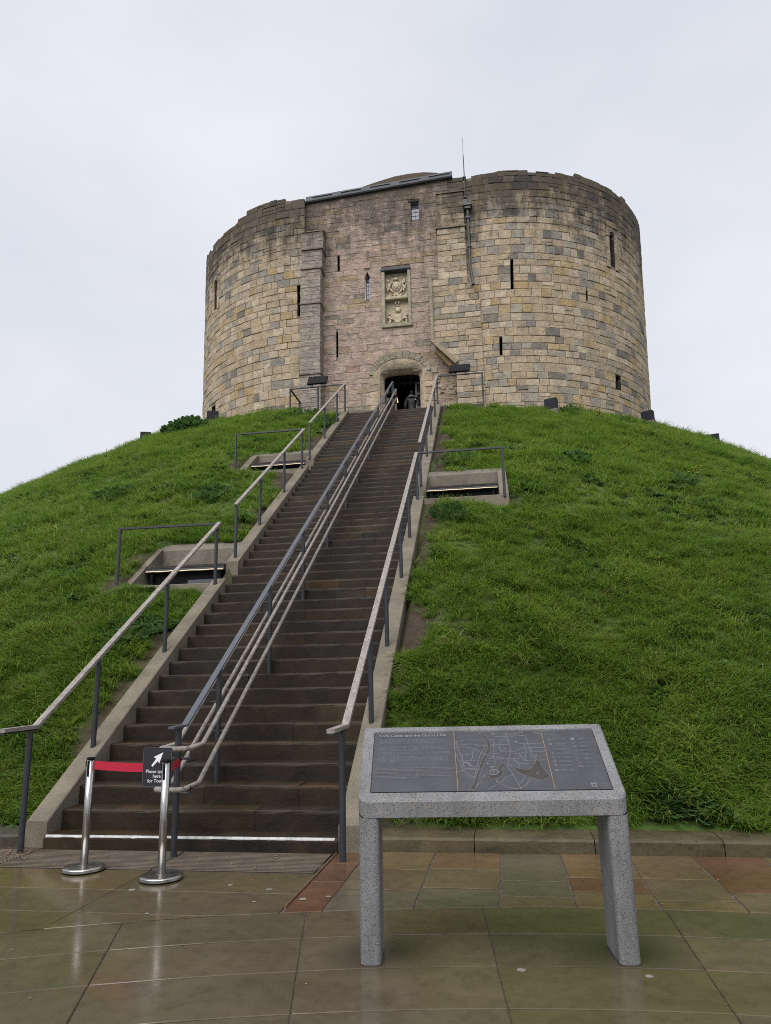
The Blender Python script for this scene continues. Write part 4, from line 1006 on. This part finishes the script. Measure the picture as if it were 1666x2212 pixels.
fl = thing('floodlight', 'black box floodlight on the grass against the middle of the right lobe', 'floodlight', (0,0,0), 0, 'floodlights set in the mound round the castle')
MB().bbox(-.22, -.12, .0, .22, .12, .46, .02).build('lamp_housing', BOXG, fl)
m = MB(); m.prism([(.121,-.1), (.55,-.1), (.55,.0), (.20,.38), (.121,.40)], lambda y, z: (-.16, y, z), lambda y, z: (.16, y, z)); m.build('concrete_wedge', CONC, fl)
MB().box(-.28, -.25, -.3, .28, .3, .0).build('base_slab', CONCF, fl)
spots = [(None, (2.15, 24.95), -.35), ('black box floodlight on the grass at the foot of the right edge of the castle', (5.95, 27.6), -.5), ('black box floodlight on the grass at the foot of the left edge of the castle', (-10.9, 25.9), .3),
         ('small box floodlight on the left skyline of the mound, apart from the castle', (-14.6, 27.6), .3), ('small box floodlight on the right skyline of the mound, apart from the castle', (8.9, 29.9), -.3)]
for i, (lab, (x, y), rz) in enumerate(spots):
    z = float(mound_z(x, y))+(.03 if i < 3 else -.12)
    if i == 0: fl.location = (x, y, z); fl.rotation_euler = (0, 0, rz)
    else: dup(fl, (x, y, z), rz, lab)
rf = thing('rail_floodlight', 'flat black floodlight panel on the landing rail left of the door, before the buttress', 'floodlight', (-6.12, 23.97, ZTL), 0, 'flat floodlights clamped on the landing rails')
m = MB(); m.bbox(-.36, -.16, -.04, .36, .16, .04, .012, fn=lambda x, y, z: (x+y*.12, y*.30+z*.95-.02, .22-z*.30+y*.95)); m.build('lamp_panel', BLACK, rf)
for s_ in (-1, 1): MB().box(s_*.22-.045, -.05, -.03, s_*.22+.045, .05, .10).build('clamp', STEEL, rf)
dup(rf, (-.98, 24.03, zt2+.0), 0, 'flat black floodlight panel on the landing rail right of the door')

# ------------------------------------------------------------------ visitor in the doorway, seen from behind
pe = thing('person', 'visitor in a dark hooded jacket seen from behind walking through the castle door', 'person', (-3.02, 26.75, 10.92), 0)
def skin(name, pts, edges, mat, root=0, lvl=2):
    me = bpy.data.meshes.new(name); me.from_pydata([p[:3] for p in pts], edges, []); me.materials.append(mat)
    o = link(name, me, pe); md = o.modifiers.new('skin', 'SKIN')
    for i, v in enumerate(me.skin_vertices[0].data): v.radius = pts[i][3:5] if len(pts[i]) > 4 else (pts[i][3],)*2; v.use_root = i == root
    md.use_smooth_shade = True; o.modifiers.new('sub', 'SUBSURF').levels = lvl; o.modifiers['sub'].render_levels = lvl
    return o
JK = flat('dark_jacket', (.009, .010, .014), .6, var=.3, sc=12, bump=.4); TR = flat('dark_trousers', (.012, .013, .017), .8); SKN = flat('skin', (.28, .17, .12), .6); HAIR = flat('dark_hair', (.012, .009, .007), .7); TRIM = flat('pale_piping', (.45, .46, .48), .6)
P = [(0,0,.92,.15,.12), (0,0,1.08,.145,.115), (0,-.01,1.28,.165,.13), (0,0,1.42,.12,.10), (0,.02,1.52,.058,.058), (0,.03,1.62,.075,.09), (0,.03,1.70,.07,.085),
     (-.19,0,1.41,.07,.07), (-.25,.0,1.16,.052,.052), (-.24,.10,.95,.04,.04), (-.235,.14,.86,.03,.03), (.19,0,1.41,.07,.07), (.25,-.02,1.16,.052,.052), (.24,.06,.93,.04,.04), (.235,.09,.84,.03,.03),
     (-.10,.0,.82,.10,.10), (-.10,-.03,.47,.065,.065), (-.10,-.10,.10,.042,.042), (-.10,.02,.04,.04,.035), (.10,.02,.82,.10,.10), (.10,.10,.47,.065,.065), (.10,.06,.10,.042,.042), (.10,.2,.04,.04,.035)]
E_ = [(0,1),(1,2),(2,3),(3,4),(4,5),(5,6),(3,7),(7,8),(8,9),(9,10),(3,11),(11,12),(12,13),(13,14),(0,15),(15,16),(16,17),(17,18),(0,19),(19,20),(20,21),(21,22)]
skin('body', P, E_, SKN)
J_ = [(0,0,.80,.185,.15), (0,0,.98,.18,.145), (0,0,1.12,.18,.14), (0,-.01,1.30,.20,.155), (0,0,1.43,.15,.12), (0,.01,1.50,.085,.085), (-.20,0,1.42,.095,.095), (-.27,.0,1.16,.075,.075), (-.26,.10,.95,.055,.055), (.20,0,1.42,.095,.095), (.27,-.02,1.16,.075,.075), (.26,.06,.93,.055,.055)]
skin('jacket', J_, [(0,1),(1,2),(2,3),(3,4),(4,5),(4,6),(6,7),(7,8),(4,9),(9,10),(10,11)], JK)
skin('trousers', [(0,0,.84,.155,.13), (-.10,.0,.80,.115,.115), (-.10,-.03,.47,.085,.085), (-.10,-.09,.12,.065,.065), (.10,.02,.80,.115,.115), (.10,.10,.47,.085,.085), (.10,.07,.12,.065,.065)], [(0,1),(1,2),(2,3),(0,4),(4,5),(5,6)], TR)
skin('hood', [(-.09,-.10,1.47,.06,.05), (0,-.14,1.46,.08,.06), (.09,-.10,1.47,.06,.05)], [(0,1),(1,2)], JK, 1)
skin('hair', [(0,.02,1.66,.088,.098), (0,.02,1.74,.075,.085), (0,-.02,1.60,.07,.06)], [(0,1),(0,2)], HAIR)
MB().tube([(-.15,-.11,1.47), (-.10,-.16,1.515), (0,-.185,1.53), (.10,-.16,1.515), (.15,-.11,1.47)], .011, 6).build('piping', TRIM, pe)
MB().box(.13, -.165, 1.33, .18, -.15, 1.36).build('logo_patch', TRIM, pe)
for s_, y in ((-.1, .0), (.1, .14)): MB().bbox(s_-.05, y-.14, .0, s_+.05, y+.14, .09, .03).build('shoe', TR, pe)

# ------------------------------------------------------------------ information board
BW, BD, ZF, TH = 1.60, .575, .895, .105; tb = math.atan2(.39, .575); sl = .39/.575
ib = thing('information_board', 'speckled grey concrete lectern with bronze relief map panel standing on the wet paving', 'information board', (-.915, 4.555, 0), R_(6.0))
def rrect(x0, y0, x1, y1, r, n=6):
    rs = r if isinstance(r, (list, tuple)) else [r]*4; out = []
    for (cx_, cy_, a0), q in zip(((x0, y0, 180), (x1, y0, 270), (x1, y1, 0), (x0, y1, 90)), rs):
        q = max(q, .0005); cx2 = cx_+q if cx_ == x0 else cx_-q; cy2 = cy_+q if cy_ == y0 else cy_-q
        for k in range(n+1): a = R_(a0+90*k/n); out.append((cx2+q*math.cos(a), cy2+q*math.sin(a)))
    return out
def frame():
    m = MB(); o = rrect(0, 0, BW, BD, [.055,.055,.02,.02]); o2 = rrect(.009, .009, BW-.009, BD-.009, [.047,.047,.014,.014])
    cs = math.cos(tb); py0, py1 = .052, BD-.045; px0, px1 = .070, BW-.066
    i1 = rrect(px0, py0, px1, py1, .003); i2 = rrect(px0, py0, px1, py1, .003)
    zt_ = lambda y: ZF+sl*y; n = len(o); bt = rrect(.006, .006, BW-.006, BD-.006, [.049,.049,.014,.014])
    L = [[(x, y, zt_(y)-TH) for x, y in bt], [(x, y, zt_(y)-TH+.008) for x, y in o], [(x, y, zt_(y)-.010) for x, y in o], [(x, y, zt_(y)) for x, y in o2], [(x, y, zt_(y)) for x, y in i1], [(x, y, zt_(y)-.026) for x, y in i2]]
    v = sum(L, []); m.add(v, [(r*n+i, r*n+(i+1) % n, (r+1)*n+(i+1) % n, (r+1)*n+i) for r in range(5) for i in range(n)]+[tuple(range(n))[::-1], tuple(range(5*n, 6*n))])
    m.build('frame', TERR, ib); return px0, px1, py0, py1
px0, px1, py0, py1 = frame()
for x0, x1, rads in ((.003, .124, [.036,.030,.02,.02]), (BW-.124, BW-.003, [.030,.036,.02,.02])):
    m = MB(); o = rrect(x0, .004, x1, .34, rads); n = len(o); o0 = rrect(x0+.004, .008, x1-.004, .336, rads); zt_ = lambda y: ZF+sl*y-TH+.004
    v = [(x, y, 0) for x, y in o0]+[(x, y, .008) for x, y in o]+[(x, y, zt_(y)) for x, y in o]
    m.add(v, [(r*n+i, r*n+(i+1) % n, (r+1)*n+(i+1) % n, (r+1)*n+i) for r in range(2) for i in range(n)]+[tuple(range(n))[::-1]]); m.build('leg', TERR, ib)
# bronze plate; (u, v) run across it and up it
PW = px1-px0-.016; PH = (py1-py0-.020)/math.cos(tb); NX = Vector((0, -math.sin(tb), math.cos(tb))); UY = Vector((0, math.cos(tb), math.sin(tb)))
PO = Vector((px0+.008, py0+.013, ZF+sl*(py0+.013)))-NX*.017
def pp(u, v, h=0): return PO+Vector((u*PW, 0, 0))+UY*(v*PH)+NX*(h+.010)
bp = MB().add([pp(u, v, h) for h in (-.010, 0) for u, v in ((0,0),(1,0),(1,1),(0,1))], [(3,2,1,0),(4,5,6,7),(0,1,5,4),(1,2,6,5),(2,3,7,6),(3,0,4,7)]).build('bronze_panel', BRONZE, ib)
def ribbon(m, line, w, h, closed=False):
    P = [Vector((u*PW, v*PH)) for u, v in line]
    for a, d in zip(P[:-1], P[1:]):
        t = (d-a).normalized(); nn = Vector((-t.y, t.x))*w/2; e = t*w*.3; q = [a-e-nn, d+e-nn, d+e+nn, a-e+nn]; q2 = [a-e-nn*.5, d+e-nn*.5, d+e+nn*.5, a-e+nn*.5]
        m.add([pp(p.x/PW, p.y/PH, 0) for p in q]+[pp(p.x/PW, p.y/PH, h) for p in q2], [(4,5,6,7),(0,1,5,4),(1,2,6,5),(2,3,7,6),(3,0,4,7)])
DIV1 = [(.366,1),(.364,0)]; DIV2 = [(.770,1),(.768,0)]
for d in (DIV1, DIV2): m = MB(); ribbon(m, d, .006, .0025); m.build('divider_strip', GOLD, bp)
def patch(name, poly, h=.0008):
    n = len(poly); m = MB(); m.add([pp(u, v, 0) for u, v in poly]+[pp(u, v, h) for u, v in poly], [tuple(range(n, 2*n))]+[(i, (i+1) % n, n+(i+1) % n, n+i) for i in range(n)])
    me = m.build(name, BDARK, bp)
    m = MB(); ribbon(m, poly+[poly[0]], .003, .0022); m.build('bank_relief', BRELIEF, bp)
patch('river_relief', [(.482,.984),(.5,.896),(.514,.805),(.513,.716),(.502,.607),(.483,.512),(.47,.419),(.452,.258),(.433,.123),(.412,.018),(.434,.017),(.446,.084),(.45,.122),(.459,.219),(.475,.337),(.488,.439),(.505,.554),(.521,.628),(.529,.748),(.524,.827),(.51,.908),(.495,.984)])
patch('river_relief', [(.4345,.019),(.451,.093),(.475,.14),(.498,.164),(.532,.187),(.557,.225),(.567,.274),(.56,.334),(.565,.37),(.58,.393),(.599,.394),(.604,.400),(.59,.41),(.565,.442),(.56,.406),(.548,.375),(.537,.325),(.549,.295),(.536,.245),(.502,.242),(.483,.237),(.481,.189),(.447,.084)])
patch('pool_relief', [(.6,.392),(.623,.302),(.637,.252),(.66,.217),(.685,.182),(.698,.167),(.72,.132),(.7665,.213),(.75,.268),(.74,.348),(.732,.441),(.731,.503),(.744,.524),(.765,.529),(.767,.553),(.74,.54),(.723,.509),(.716,.473),(.709,.421),(.689,.35),(.67,.321),(.642,.332),(.616,.373)])
ROADS = [[(.373,.816),(.423,.853),(.507,.837)], [(.381,.754),(.429,.774),(.459,.771),(.479,.739),(.513,.74)], [(.368,.719),(.413,.722),(.45,.696),(.479,.624),(.512,.562),(.562,.525),(.604,.508),(.66,.511)], [(.398,.595),(.428,.588),(.441,.609),(.454,.69)], [(.398,.595),(.394,.494)], [(.381,.484),(.433,.482),(.463,.473)], [(.367,.623),(.383,.443),(.393,.33),(.413,.26),(.438,.2)], [(.441,.609),(.441,.535),(.431,.483)], [(.504,.766),(.5,.694),(.479,.608),(.464,.476),(.451,.328),(.438,.2)], [(.525,.844),(.542,.849),(.549,.748),(.536,.649),(.533,.553),(.537,.458),(.533,.376)], [(.525,.844),(.612,.833),(.625,.833)], [(.53,.76),(.613,.751)], [(.604,.986),(.608,.87),(.615,.734),(.614,.625),(.599,.508),(.588,.374),(.607,.223),(.629,.012)], [(.605,.875),(.585,.848),(.565,.764),(.569,.648),(.597,.685)], [(.537,.595),(.554,.6),(.569,.626),(.611,.625),(.629,.63),(.662,.683),(.68,.682),(.707,.698),(.767,.685)], [(.607,.933),(.665,.96),(.691,.982)], [(.657,.766),(.703,.765),(.766,.771)], [(.679,.76),(.682,.622),(.67,.495),(.671,.464),(.692,.476),(.766,.473)], [(.707,.698),(.707,.568),(.719,.493)], [(.71,.616),(.764,.625)], [(.613,.598),(.676,.601)], [(.65,.591),(.66,.511),(.671,.464)], [(.618,.497),(.635,.444),(.638,.382),(.635,.347)], [(.64,.425),(.682,.417)], [(.366,.296),(.407,.33),(.451,.333)], [(.604,.223),(.572,.215),(.558,.147),(.539,.105),(.492,.015)], [(.654,.217),(.637,.125),(.623,.088)], [(.502,.475),(.536,.468)], [(.507,.522),(.532,.51),(.558,.499),(.578,.509)]]
m = MB()
for r in ROADS: ribbon(m, r, .004, .0022)
m.build('street_relief', BRELIEF, bp, kind='stuff')
m = MB()
for r in [[(.552,.9),(.689,.913)], [(.69,.907),(.694,.81),(.697,.698),(.698,.6),(.694,.531),(.718,.493)], [(.372,.81),(.376,.699),(.385,.59),(.391,.484),(.395,.401),(.399,.355),(.445,.354)], [(.53,.177),(.53,.134),(.544,.095),(.579,.042),(.605,.02),(.628,.036),(.65,.077),(.676,.172)], [(.508,.316),(.523,.331),(.542,.315),(.541,.275),(.533,.251),(.513,.248),(.505,.266),(.508,.316)]]:
    for a, d in zip(r[:-1], r[1:]):
        k = max(1, int(math.hypot((d[0]-a[0])*PW, (d[1]-a[1])*PH)/.011))
        for q in range(k):
            u, v = a[0]+(d[0]-a[0])*q/k, a[1]+(d[1]-a[1])*q/k; ribbon(m, [(u, v), (u+.0035, v)], .006, .0025)
m.build('city_wall_relief', BRELIEF, bp, kind='stuff')
def sym(m, u, v, kind, s=.012):
    du, dv = s/PW, s/PH
    if kind == 'ring': ribbon(m, [(u+du*math.cos(R_(30*q)), v+dv*math.sin(R_(30*q))) for q in range(13)], .0028, .0025)
    if kind in '+#': ribbon(m, [(u-du, v), (u+du, v)], .004, .0025); ribbon(m, [(u, v-dv), (u, v+dv)], .004, .0025)
    if kind == '#': ribbon(m, [(u-du*.5, v-dv*.5), (u+du*.5, v-dv*.5), (u+du*.5, v+dv*.5), (u-du*.5, v+dv*.5), (u-du*.5, v-dv*.5)], .003, .0025)
    if kind == '=':
        for a in (-.5, .5): ribbon(m, [(u-du, v+dv*a), (u+du, v+dv*a)], .005, .0025)
    if kind == '*':
        for q in range(3): c, s2 = math.cos(R_(60*q)), math.sin(R_(60*q)); ribbon(m, [(u-du*c, v-dv*s2), (u+du*c, v+dv*s2)], .003, .0025)
    if kind == '^': ribbon(m, [(u-du, v), (u, v+dv), (u+du, v)], .0035, .0025); ribbon(m, [(u-du*.5, v-dv*.9), (u-du*.5, v), (u+du*.5, v), (u+du*.5, v-dv*.9), (u-du*.5, v-dv*.9)], .0035, .0025)
    if kind == 'N':
        for q in (0, .5, 1): ribbon(m, [(u-du*1.6, v+dv*(.8-q*.7)), (u+du*.6, v+dv*(.9-q*.7)), (u+du*1.6, v-dv*(.9-q*.1))], .003, .0025)
    if kind == 'sq': m.add([pp(u+du*a, v+dv*b_, .002) for a, b_ in ((-1,-1),(1,-1),(1,1),(-1,1))], [(0,1,2,3)])
    if kind == '-': ribbon(m, [(u-du*1.3, v), (u+du*1.3, v)], .003, .0025)
m = MB()
for (u, v), k in zip([(.546,.95),(.645,.797),(.721,.548),(.538,.737),(.504,.428),(.434,.364),(.519,.366),(.522,.301),(.466,.326),(.495,.198),(.713,.261),(.749,.945)], ['=','#','*','^','+','ring','=','^','ring','ring','ring','N']): sym(m, u, v, k)
for r in (.010, .005): ribbon(m, [(.434+r*1.6*math.cos(R_(30*q)), .364+r*3*math.sin(R_(30*q))) for q in range(13)], .0025, .0025)
ribbon(m, [(.396,.455),(.405,.457),(.417,.45),(.424,.43),(.428,.40)], .009, .0025)
m.build('map_symbol', BRELIEF, bp, kind='stuff')
m = MB(); KEY = [(.797,.832,'^','Medieval castle'), (.798,.75,'=',None), (.798,.658,'ring','Baile Hill'), (.799,.59,'+','Franciscan friary'), (.798,.517,'*','Jewish cemetery'), (.799,.451,'^','The Guildhall'), (.798,.383,'#','York Minster'), (.798,.307,'=','St Mary\'s Abbey'),
    (.905,.837,'sq','Water'), (.905,.769,'ring','River Ouse'), (.905,.701,'=','Ouse bridge'), (.905,.631,'ring','River Foss'), (.905,.562,'ring','King\'s Pool'), (.905,.491,'-','City walls'), (.905,.423,'-','Streets'), (.905,.357,'N','North')]
for u, v, k, t in KEY: sym(m, u-.002, v, k, .011)
m.build('key_symbol', BRELIEF, bp, kind='stuff')
def text(name, s, u, v, size, par, mat, ex=.0012, align='LEFT', fnt=None):
    c = bpy.data.curves.new(name, 'FONT'); c.body = s; c.size = size; c.extrude = ex; c.align_x = align; c.materials.append(mat); c.resolution_u = 2; c.space_line = .95
    o = link(name, c, par); o.location = pp(u, v, .001); o.rotation_euler = (tb, 0, 0); return o
tt = text('title_lettering', 'York Castle and the City in 1300', .017, .925, .034, bp, BRELIEF, .0022)
tt.data.offset = .0008
para = [(.012,.368,'York Castle was created as a stronghold by William\nthe Conqueror in 1068. By 1300 York Castle was one\nof the most important fortresses in the north of\nEngland and its great tower, Clifford\'s Tower,\nwas its last line of defence.\n\nThe rivers Ouse and Foss meet to shield the castle.\nTo the north-east a large pool, known as the King\'s\nPool, was formed by damming the Foss.'),
        (.188,.368,'Across the River Ouse stands Baile Hill, the mound\nof a second castle, like York Castle, it was ordered\nby William the Conqueror in the late 1060s.\n\nThe city contained a number of institutions. These\nincluded the Franciscan friary to the north-west\nside of the castle and the abbey of St Mary.')]
for u, v, s in para: text('paragraph_lettering', s, u, v, .0128, bp, BRELIEF, .0012)
for u, v, k, t in KEY:
    if t: text('key_lettering', t, u+.019, v-.020, .0125, bp, BRELIEF)
text('key_lettering', 'York Castle and\nClifford\'s Tower', .817, .738, .0125, bp, BRELIEF); text('key_lettering', 'Map key', .777, .922, .015, bp, BRELIEF)
for u, v, s in ((.466,.318,'1'), (.495,.190,'2'), (.713,.253,'3')): text('map_number', s, u, v, .016, bp, BRELIEF, align='CENTER')
# lines of braille dots
m = MB(); rb = random.Random(3)
lines = [(.017,.885,.300),(.017,.862,.320),(.017,.839,.318),(.017,.816,.29),(.017,.793,.035),(.017,.757,.316),(.017,.735,.318),(.017,.713,.30),(.017,.691,.26),(.017,.655,.318),(.017,.635,.33),(.017,.613,.075),(.017,.578,.32),(.017,.558,.315),(.017,.537,.31),(.017,.516,.32),(.017,.495,.10)]
lines += [(u+.019, v+.016, .05) for u, v, k, t in KEY]
for u0_, v, w in lines:
    u = u0_
    while u < u0_+w:
        if rb.random() > .16:
            for a in (0, 1):
                for c in (0, 1, 2):
                    if rb.random() < .5:
                        p = pp(u+a*.0023, v-c*.0052); r = .0014
                        m.add([p+Vector((r*math.cos(q*1.2566), 0, 0))+UY*r*math.sin(q*1.2566) for q in range(5)]+[p+NX*.0012], [(q, (q+1) % 5, 5) for q in range(5)])
        u += .0062
m.build('braille_dots', BRELIEF, bp, kind='stuff')
# square crenellated emblem and its two-line name
m = MB(); u, v = .933, .062; a = .013
for k in range(4):
    for q in (-1, 0, 1):
        d = Vector((q*a*.8, a*1.25)); c_, s_ = math.cos(math.pi/2*k), math.sin(math.pi/2*k); p = (d.x*c_-d.y*s_, d.x*s_+d.y*c_); r = a*.23
        m.add([pp(u+(p[0]+x)/PW, v+(p[1]+y)/PH, .002) for x, y in ((-r,-r),(r,-r),(r,r),(-r,r))], [(0,1,2,3)])
ribbon(m, [(u+x*a/PW, v+y*a/PH) for x, y in ((-.85,-.85),(.85,-.85),(.85,.85),(-.85,.85),(-.85,-.85))], .006, .002); m.build('emblem', BRELIEF, bp)
text('emblem_lettering', 'ENGLISH HERITAGE'.replace(' ', '\n'), .953, .066, .0125, bp, BRELIEF)

# ------------------------------------------------------------------ belt barrier
def stanchion(label, x, y):
    t = thing('belt_stanchion', label, 'barrier post', (x, y, 0), 0, 'steel belt barrier posts')
    MB().lathe([(.165,0),(.178,.003),(.178,.012)], 40).build('rubber_ring', BLACK, t, True)
    m = MB(); m.lathe([(.180,.012),(.182,.014),(.182,.034),(.178,.040),(.165,.044),(.045,.050),(.040,.052)], 48).build('base', INOX, t)
    MB().lathe([(.0335,.05),(.0335,.945)], 32).build('pole', INOX, t, True)
    MB().lathe([(.0345,.945),(.0375,.947),(.0375,.957),(.030,.963)], 32).build('cap', BLACK, t)
    m = MB(); m.bbox(-.010,-.040,.80,.010,-.030,.935,.003); m.build('belt_slot', BLACK, t)
    MB().bbox(-.044,-.012,.875,-.033,.012,.935,.003).build('belt_clip', BLACK, t)
    return t
s1_ = stanchion('left steel belt barrier post on a round base, nearest the mound', -3.80, 6.50)
s2_ = stanchion('steel belt barrier post standing in front of the black arrow sign', -2.955, 6.27)
def belt(label, p0, p1, sag, h=.075, tw=0):
    m = MB(); n = 10; v = []
    for q in range(n+1):
        t_ = q/n; x, y, z = [p0[k]+(p1[k]-p0[k])*t_ for k in range(3)]; z -= sag*4*t_*(1-t_)
        v += [(x, y, z-h/2), (x+.0, y, z+h/2), (x, y+.0015, z+h/2), (x, y+.0015, z-h/2)]
    m.add(v, [(4*i+k, 4*i+(k+1) % 4, 4*i+4+(k+1) % 4, 4*i+4+k) for i in range(n) for k in range(4)]+[(0,1,2,3), (4*n+3,4*n+2,4*n+1,4*n)])
    o = m.build('barrier_belt', RED); o['label'] = label; o['category'] = 'belt'; o['group'] = 'red belts of the barrier'
belt('red barrier belt stretched between the two steel posts', (-3.764, 6.50, .895), (-2.985, 6.322, .895), .012)
belt('short red barrier belt from the sign post back to the stair handrail', (-2.93, 6.285, .885), (-3.19, 7.09, .87), .006)
sg = thing('queue_sign', 'black queue sign with white arrow hanging behind the steel barrier post', 'sign', (-3.055, 6.312, .725), 0)
o_ = rrect(-.131, .012, .131, .332, .012, 4); n = len(o_)
MB().add([(x, .0, z) for x, z in o_]+[(x, -.006, z) for x, z in o_], [tuple(range(n)), tuple(range(n, 2*n))[::-1]]+[(i, (i+1) % n, n+(i+1) % n, n+i) for i in range(n)]).build('sign_board', SIGNB, sg)
m = MB()
for a, d in zip(o_, o_[1:]+o_[:1]): m.beam((a[0], -.003, a[1]), (d[0], -.003, d[1]), .004, .010, upv=(0,1,0))
m.build('sign_edge', CAPST, sg)
A_ = [(-.055,.185),(-.044,.174),(.006,.223),(.017,.200),(.052,.294),(-.036,.255),(-.010,.241)]
k_ = Vector((0,0)); n = len(A_)
m = MB(); m.add([(x, -.0075, z) for x, z in A_]+[(x, -.006, z) for x, z in A_], [tuple(range(n))]+[(i, (i+1) % n, n+(i+1) % n, n+i) for i in range(n)]); m.build('arrow', SIGNW, sg)
c = bpy.data.curves.new('sign_lettering', 'FONT'); c.body = 'Please queue\nhere\nfor Tower'; c.size = .0400; c.align_x = 'CENTER'; c.extrude = .0008; c.space_line = .98; c.materials.append(SIGNW)
o = link('sign_lettering', c, sg); o.location = (0, -.0074, .122); o.rotation_euler = (R_(90), 0, 0)
for x in (-.06, .06): MB().box(x-.012, .001, .10, x+.012, .006, .21).build('belt_hook', BLACK, sg)

# ------------------------------------------------------------------ weeds, flowers, fallen leaves
def weed(label, x, y, w, h, n, seed, size=.09, mat=WEED, group='broad leaved weeds growing in the mound grass'):
    r = random.Random(seed); z = float(mound_z(x, y)); m = MB(); s = MB(); t = thing('weed', label, 'weed', (x, y, z), group=group)
    for _ in range(n):
        a = r.uniform(0, 6.28); d = w*math.sqrt(r.random()); lx, ly = x+d*math.cos(a), y+d*math.sin(a)*.8; lz = float(mound_z(lx, ly, False))*0+z+.62*(ly-y)+h*r.random()*(1-(d/w)**2*.6)+.04
        q = size*r.uniform(.5, 1.25); tx, ty, b0 = r.uniform(-.7, .7), r.uniform(-1.0, .3), r.uniform(0, 6.28)
        v = [(lx, ly, lz)]+[(lx+q*rr*math.cos(b0+p), ly+q*rr*math.sin(b0+p), lz+q*rr*(tx*math.cos(b0+p)+ty*math.sin(b0+p))*.9-.15*q*(rr > .9)) for p, rr in zip(np.linspace(.15, 6.13, 11), (.45,.8,1.05,.8,1.1,.85,1.1,.8,1.05,.8,.45))]
        m.add(v, [(0, k, k+1) for k in range(1, 11)])
        s.tube([(x+(lx-x)*.5, y+(ly-y)*.5, z-.05), ((x+lx)/2+(lx-x)*.2, (y+ly)/2+(ly-y)*.2, (z+lz)/2+.03), (lx, ly, lz)], .004, 3, caps=False)
    m.build('leaf_mass', mat, t); s.build('stem', mat, t)
weed('large dark leafy bush on the left skyline just below the castle', -11.6, 24.9, .85, .55, 230, 1, .13)
weed('broad leaved weed in the middle of the left slope, above the lowest seat alcove', -10.1, 17.5, .6, .25, 110, 2)
weed('broad leaved weed left of the middle handrail, between the two left alcoves', -6.9, 16.3, .6, .25, 110, 3)
weed('broad leaved weed above the right seat alcove on the right slope', 2.0, 18.4, .5, .22, 100, 4)
weed('broad leaved weed far out on the right slope', 4.3, 17.9, .55, .2, 90, 5)
weed('pale sprawling weed beside the lowest left handrail', -5.75, 10.6, .55, .22, 120, 6, .06)
weed('dense low weed by the top of the stairs, under the left landing rail', -5.5, 22.6, .5, .3, 120, 7, .05)
weed('weed at the foot of the left landing rail before the buttress', -6.6, 23.6, .6, .35, 130, 8, .05)
weed('dense weed beside the right stringer just below the right seat alcove', -.95, 14.6, .5, .25, 130, 9, .05)
weed('dark weed above the right seat alcove beside the stairs', -.9, 17.9, .6, .22, 130, 10, .045)
weed('low weed at the foot of the right lobe beside the box floodlight', 2.75, 25.0, .35, .3, 70, 11, .05)
weed('low leafy weed in the grass right of the information board', 1.25, 9.0, .35, .12, 80, 12, .045)
for lab, x, y in (('yellow ragwort flowers below the right lobe of the castle', 3.65, 24.2), ('single yellow ragwort flower out on the right slope', 5.05, 18.7)):
    z = float(mound_z(x, y)); t = thing('ragwort', lab, 'flower', (x, y, z), group='yellow flowers in the grass')
    m, s = MB(), MB()
    for k in range(9):
        a, d = U(0, 6.28), U(0, .26); fx, fy, fz = x+d*math.cos(a), y+d*math.sin(a), z+U(.22, .45); s.tube([(x, y, z-.05), (fx, fy, fz)], .006, 4, caps=False)
        m.add([(fx, fy, fz+.02)]+[(fx+.05*math.cos(q*.785), fy+.05*math.sin(q*.785), fz) for q in range(8)], [(0, k2+1, (k2+1) % 8+1) for k2 in range(8)])
    s.build('stem', WEED, t); m.build('petals', YELL, t)
m = MB(); r = random.Random(4)
def leaf_at(x, y, z, s):
    a = r.uniform(0, 6.28); c_, s_ = math.cos(a), math.sin(a)
    q = [(-1,0),(-.4,.45),(.3,.4),(1,0),(.3,-.4),(-.4,-.45)]
    m.add([(x+s*(p*c_-w*s_), y+s*(p*s_+w*c_), z+.004+s*.18*abs(w)+r.uniform(0,.004)) for p, w in q], [tuple(range(6))])
for _ in range(26): leaf_at(r.uniform(-4.9,-1.9), r.uniform(6.6, 7.28), .003, r.uniform(.010,.024))
for _ in range(90): leaf_at(-4.95+abs(r.gauss(0,.18))-.15, r.uniform(6.85, 7.28), .004, r.uniform(.008,.022))
for _ in range(22): leaf_at(r.uniform(-3.5,2.0), r.uniform(3.7, 7.2), .002, r.uniform(.006,.014))
m.build('leaf_litter', DEADL, kind='stuff', label='small wet fallen leaves lying at the foot of the stairs', cat='leaves')
m = MB()
for x, y, s in ((-1.94,6.05,.028),(-1.6,5.82,.03),(-2.3,6.15,.022),(-1.95,5.72,.016),(-2.63,5.38,.014),(-.0,4.6,.026),(.68,4.58,.022),(-3.05,5.95,.03),(-1.42,5.9,.022)):
    n = 10; m.add([(x+s*(1+r.uniform(-.2,.2))*math.cos(6.283*q/n), y+s*(1+r.uniform(-.2,.2))*math.sin(6.283*q/n), .0022) for q in range(n)], [tuple(range(n))])
m.build('trodden_gum', flat('trodden_gum_grey', (.20,.19,.17), .5), pav, kind='stuff')

# lettering as plain meshes
for o in [o for o in bpy.data.objects if o.type == 'FONT']:
    bpy.context.view_layer.update(); break
dg = bpy.context.evaluated_depsgraph_get()
for o in [o for o in bpy.data.objects if o.type == 'FONT']:
    me = bpy.data.meshes.new_from_object(o.evaluated_get(dg)); nm = o.name; par, mw_, lab = o.parent, o.location.copy(), o.rotation_euler.copy()
    bpy.data.objects.remove(o, do_unlink=True)
    q = bpy.data.objects.new(nm, me); C.objects.link(q); q.parent = par; q.location = mw_; q.rotation_euler = lab
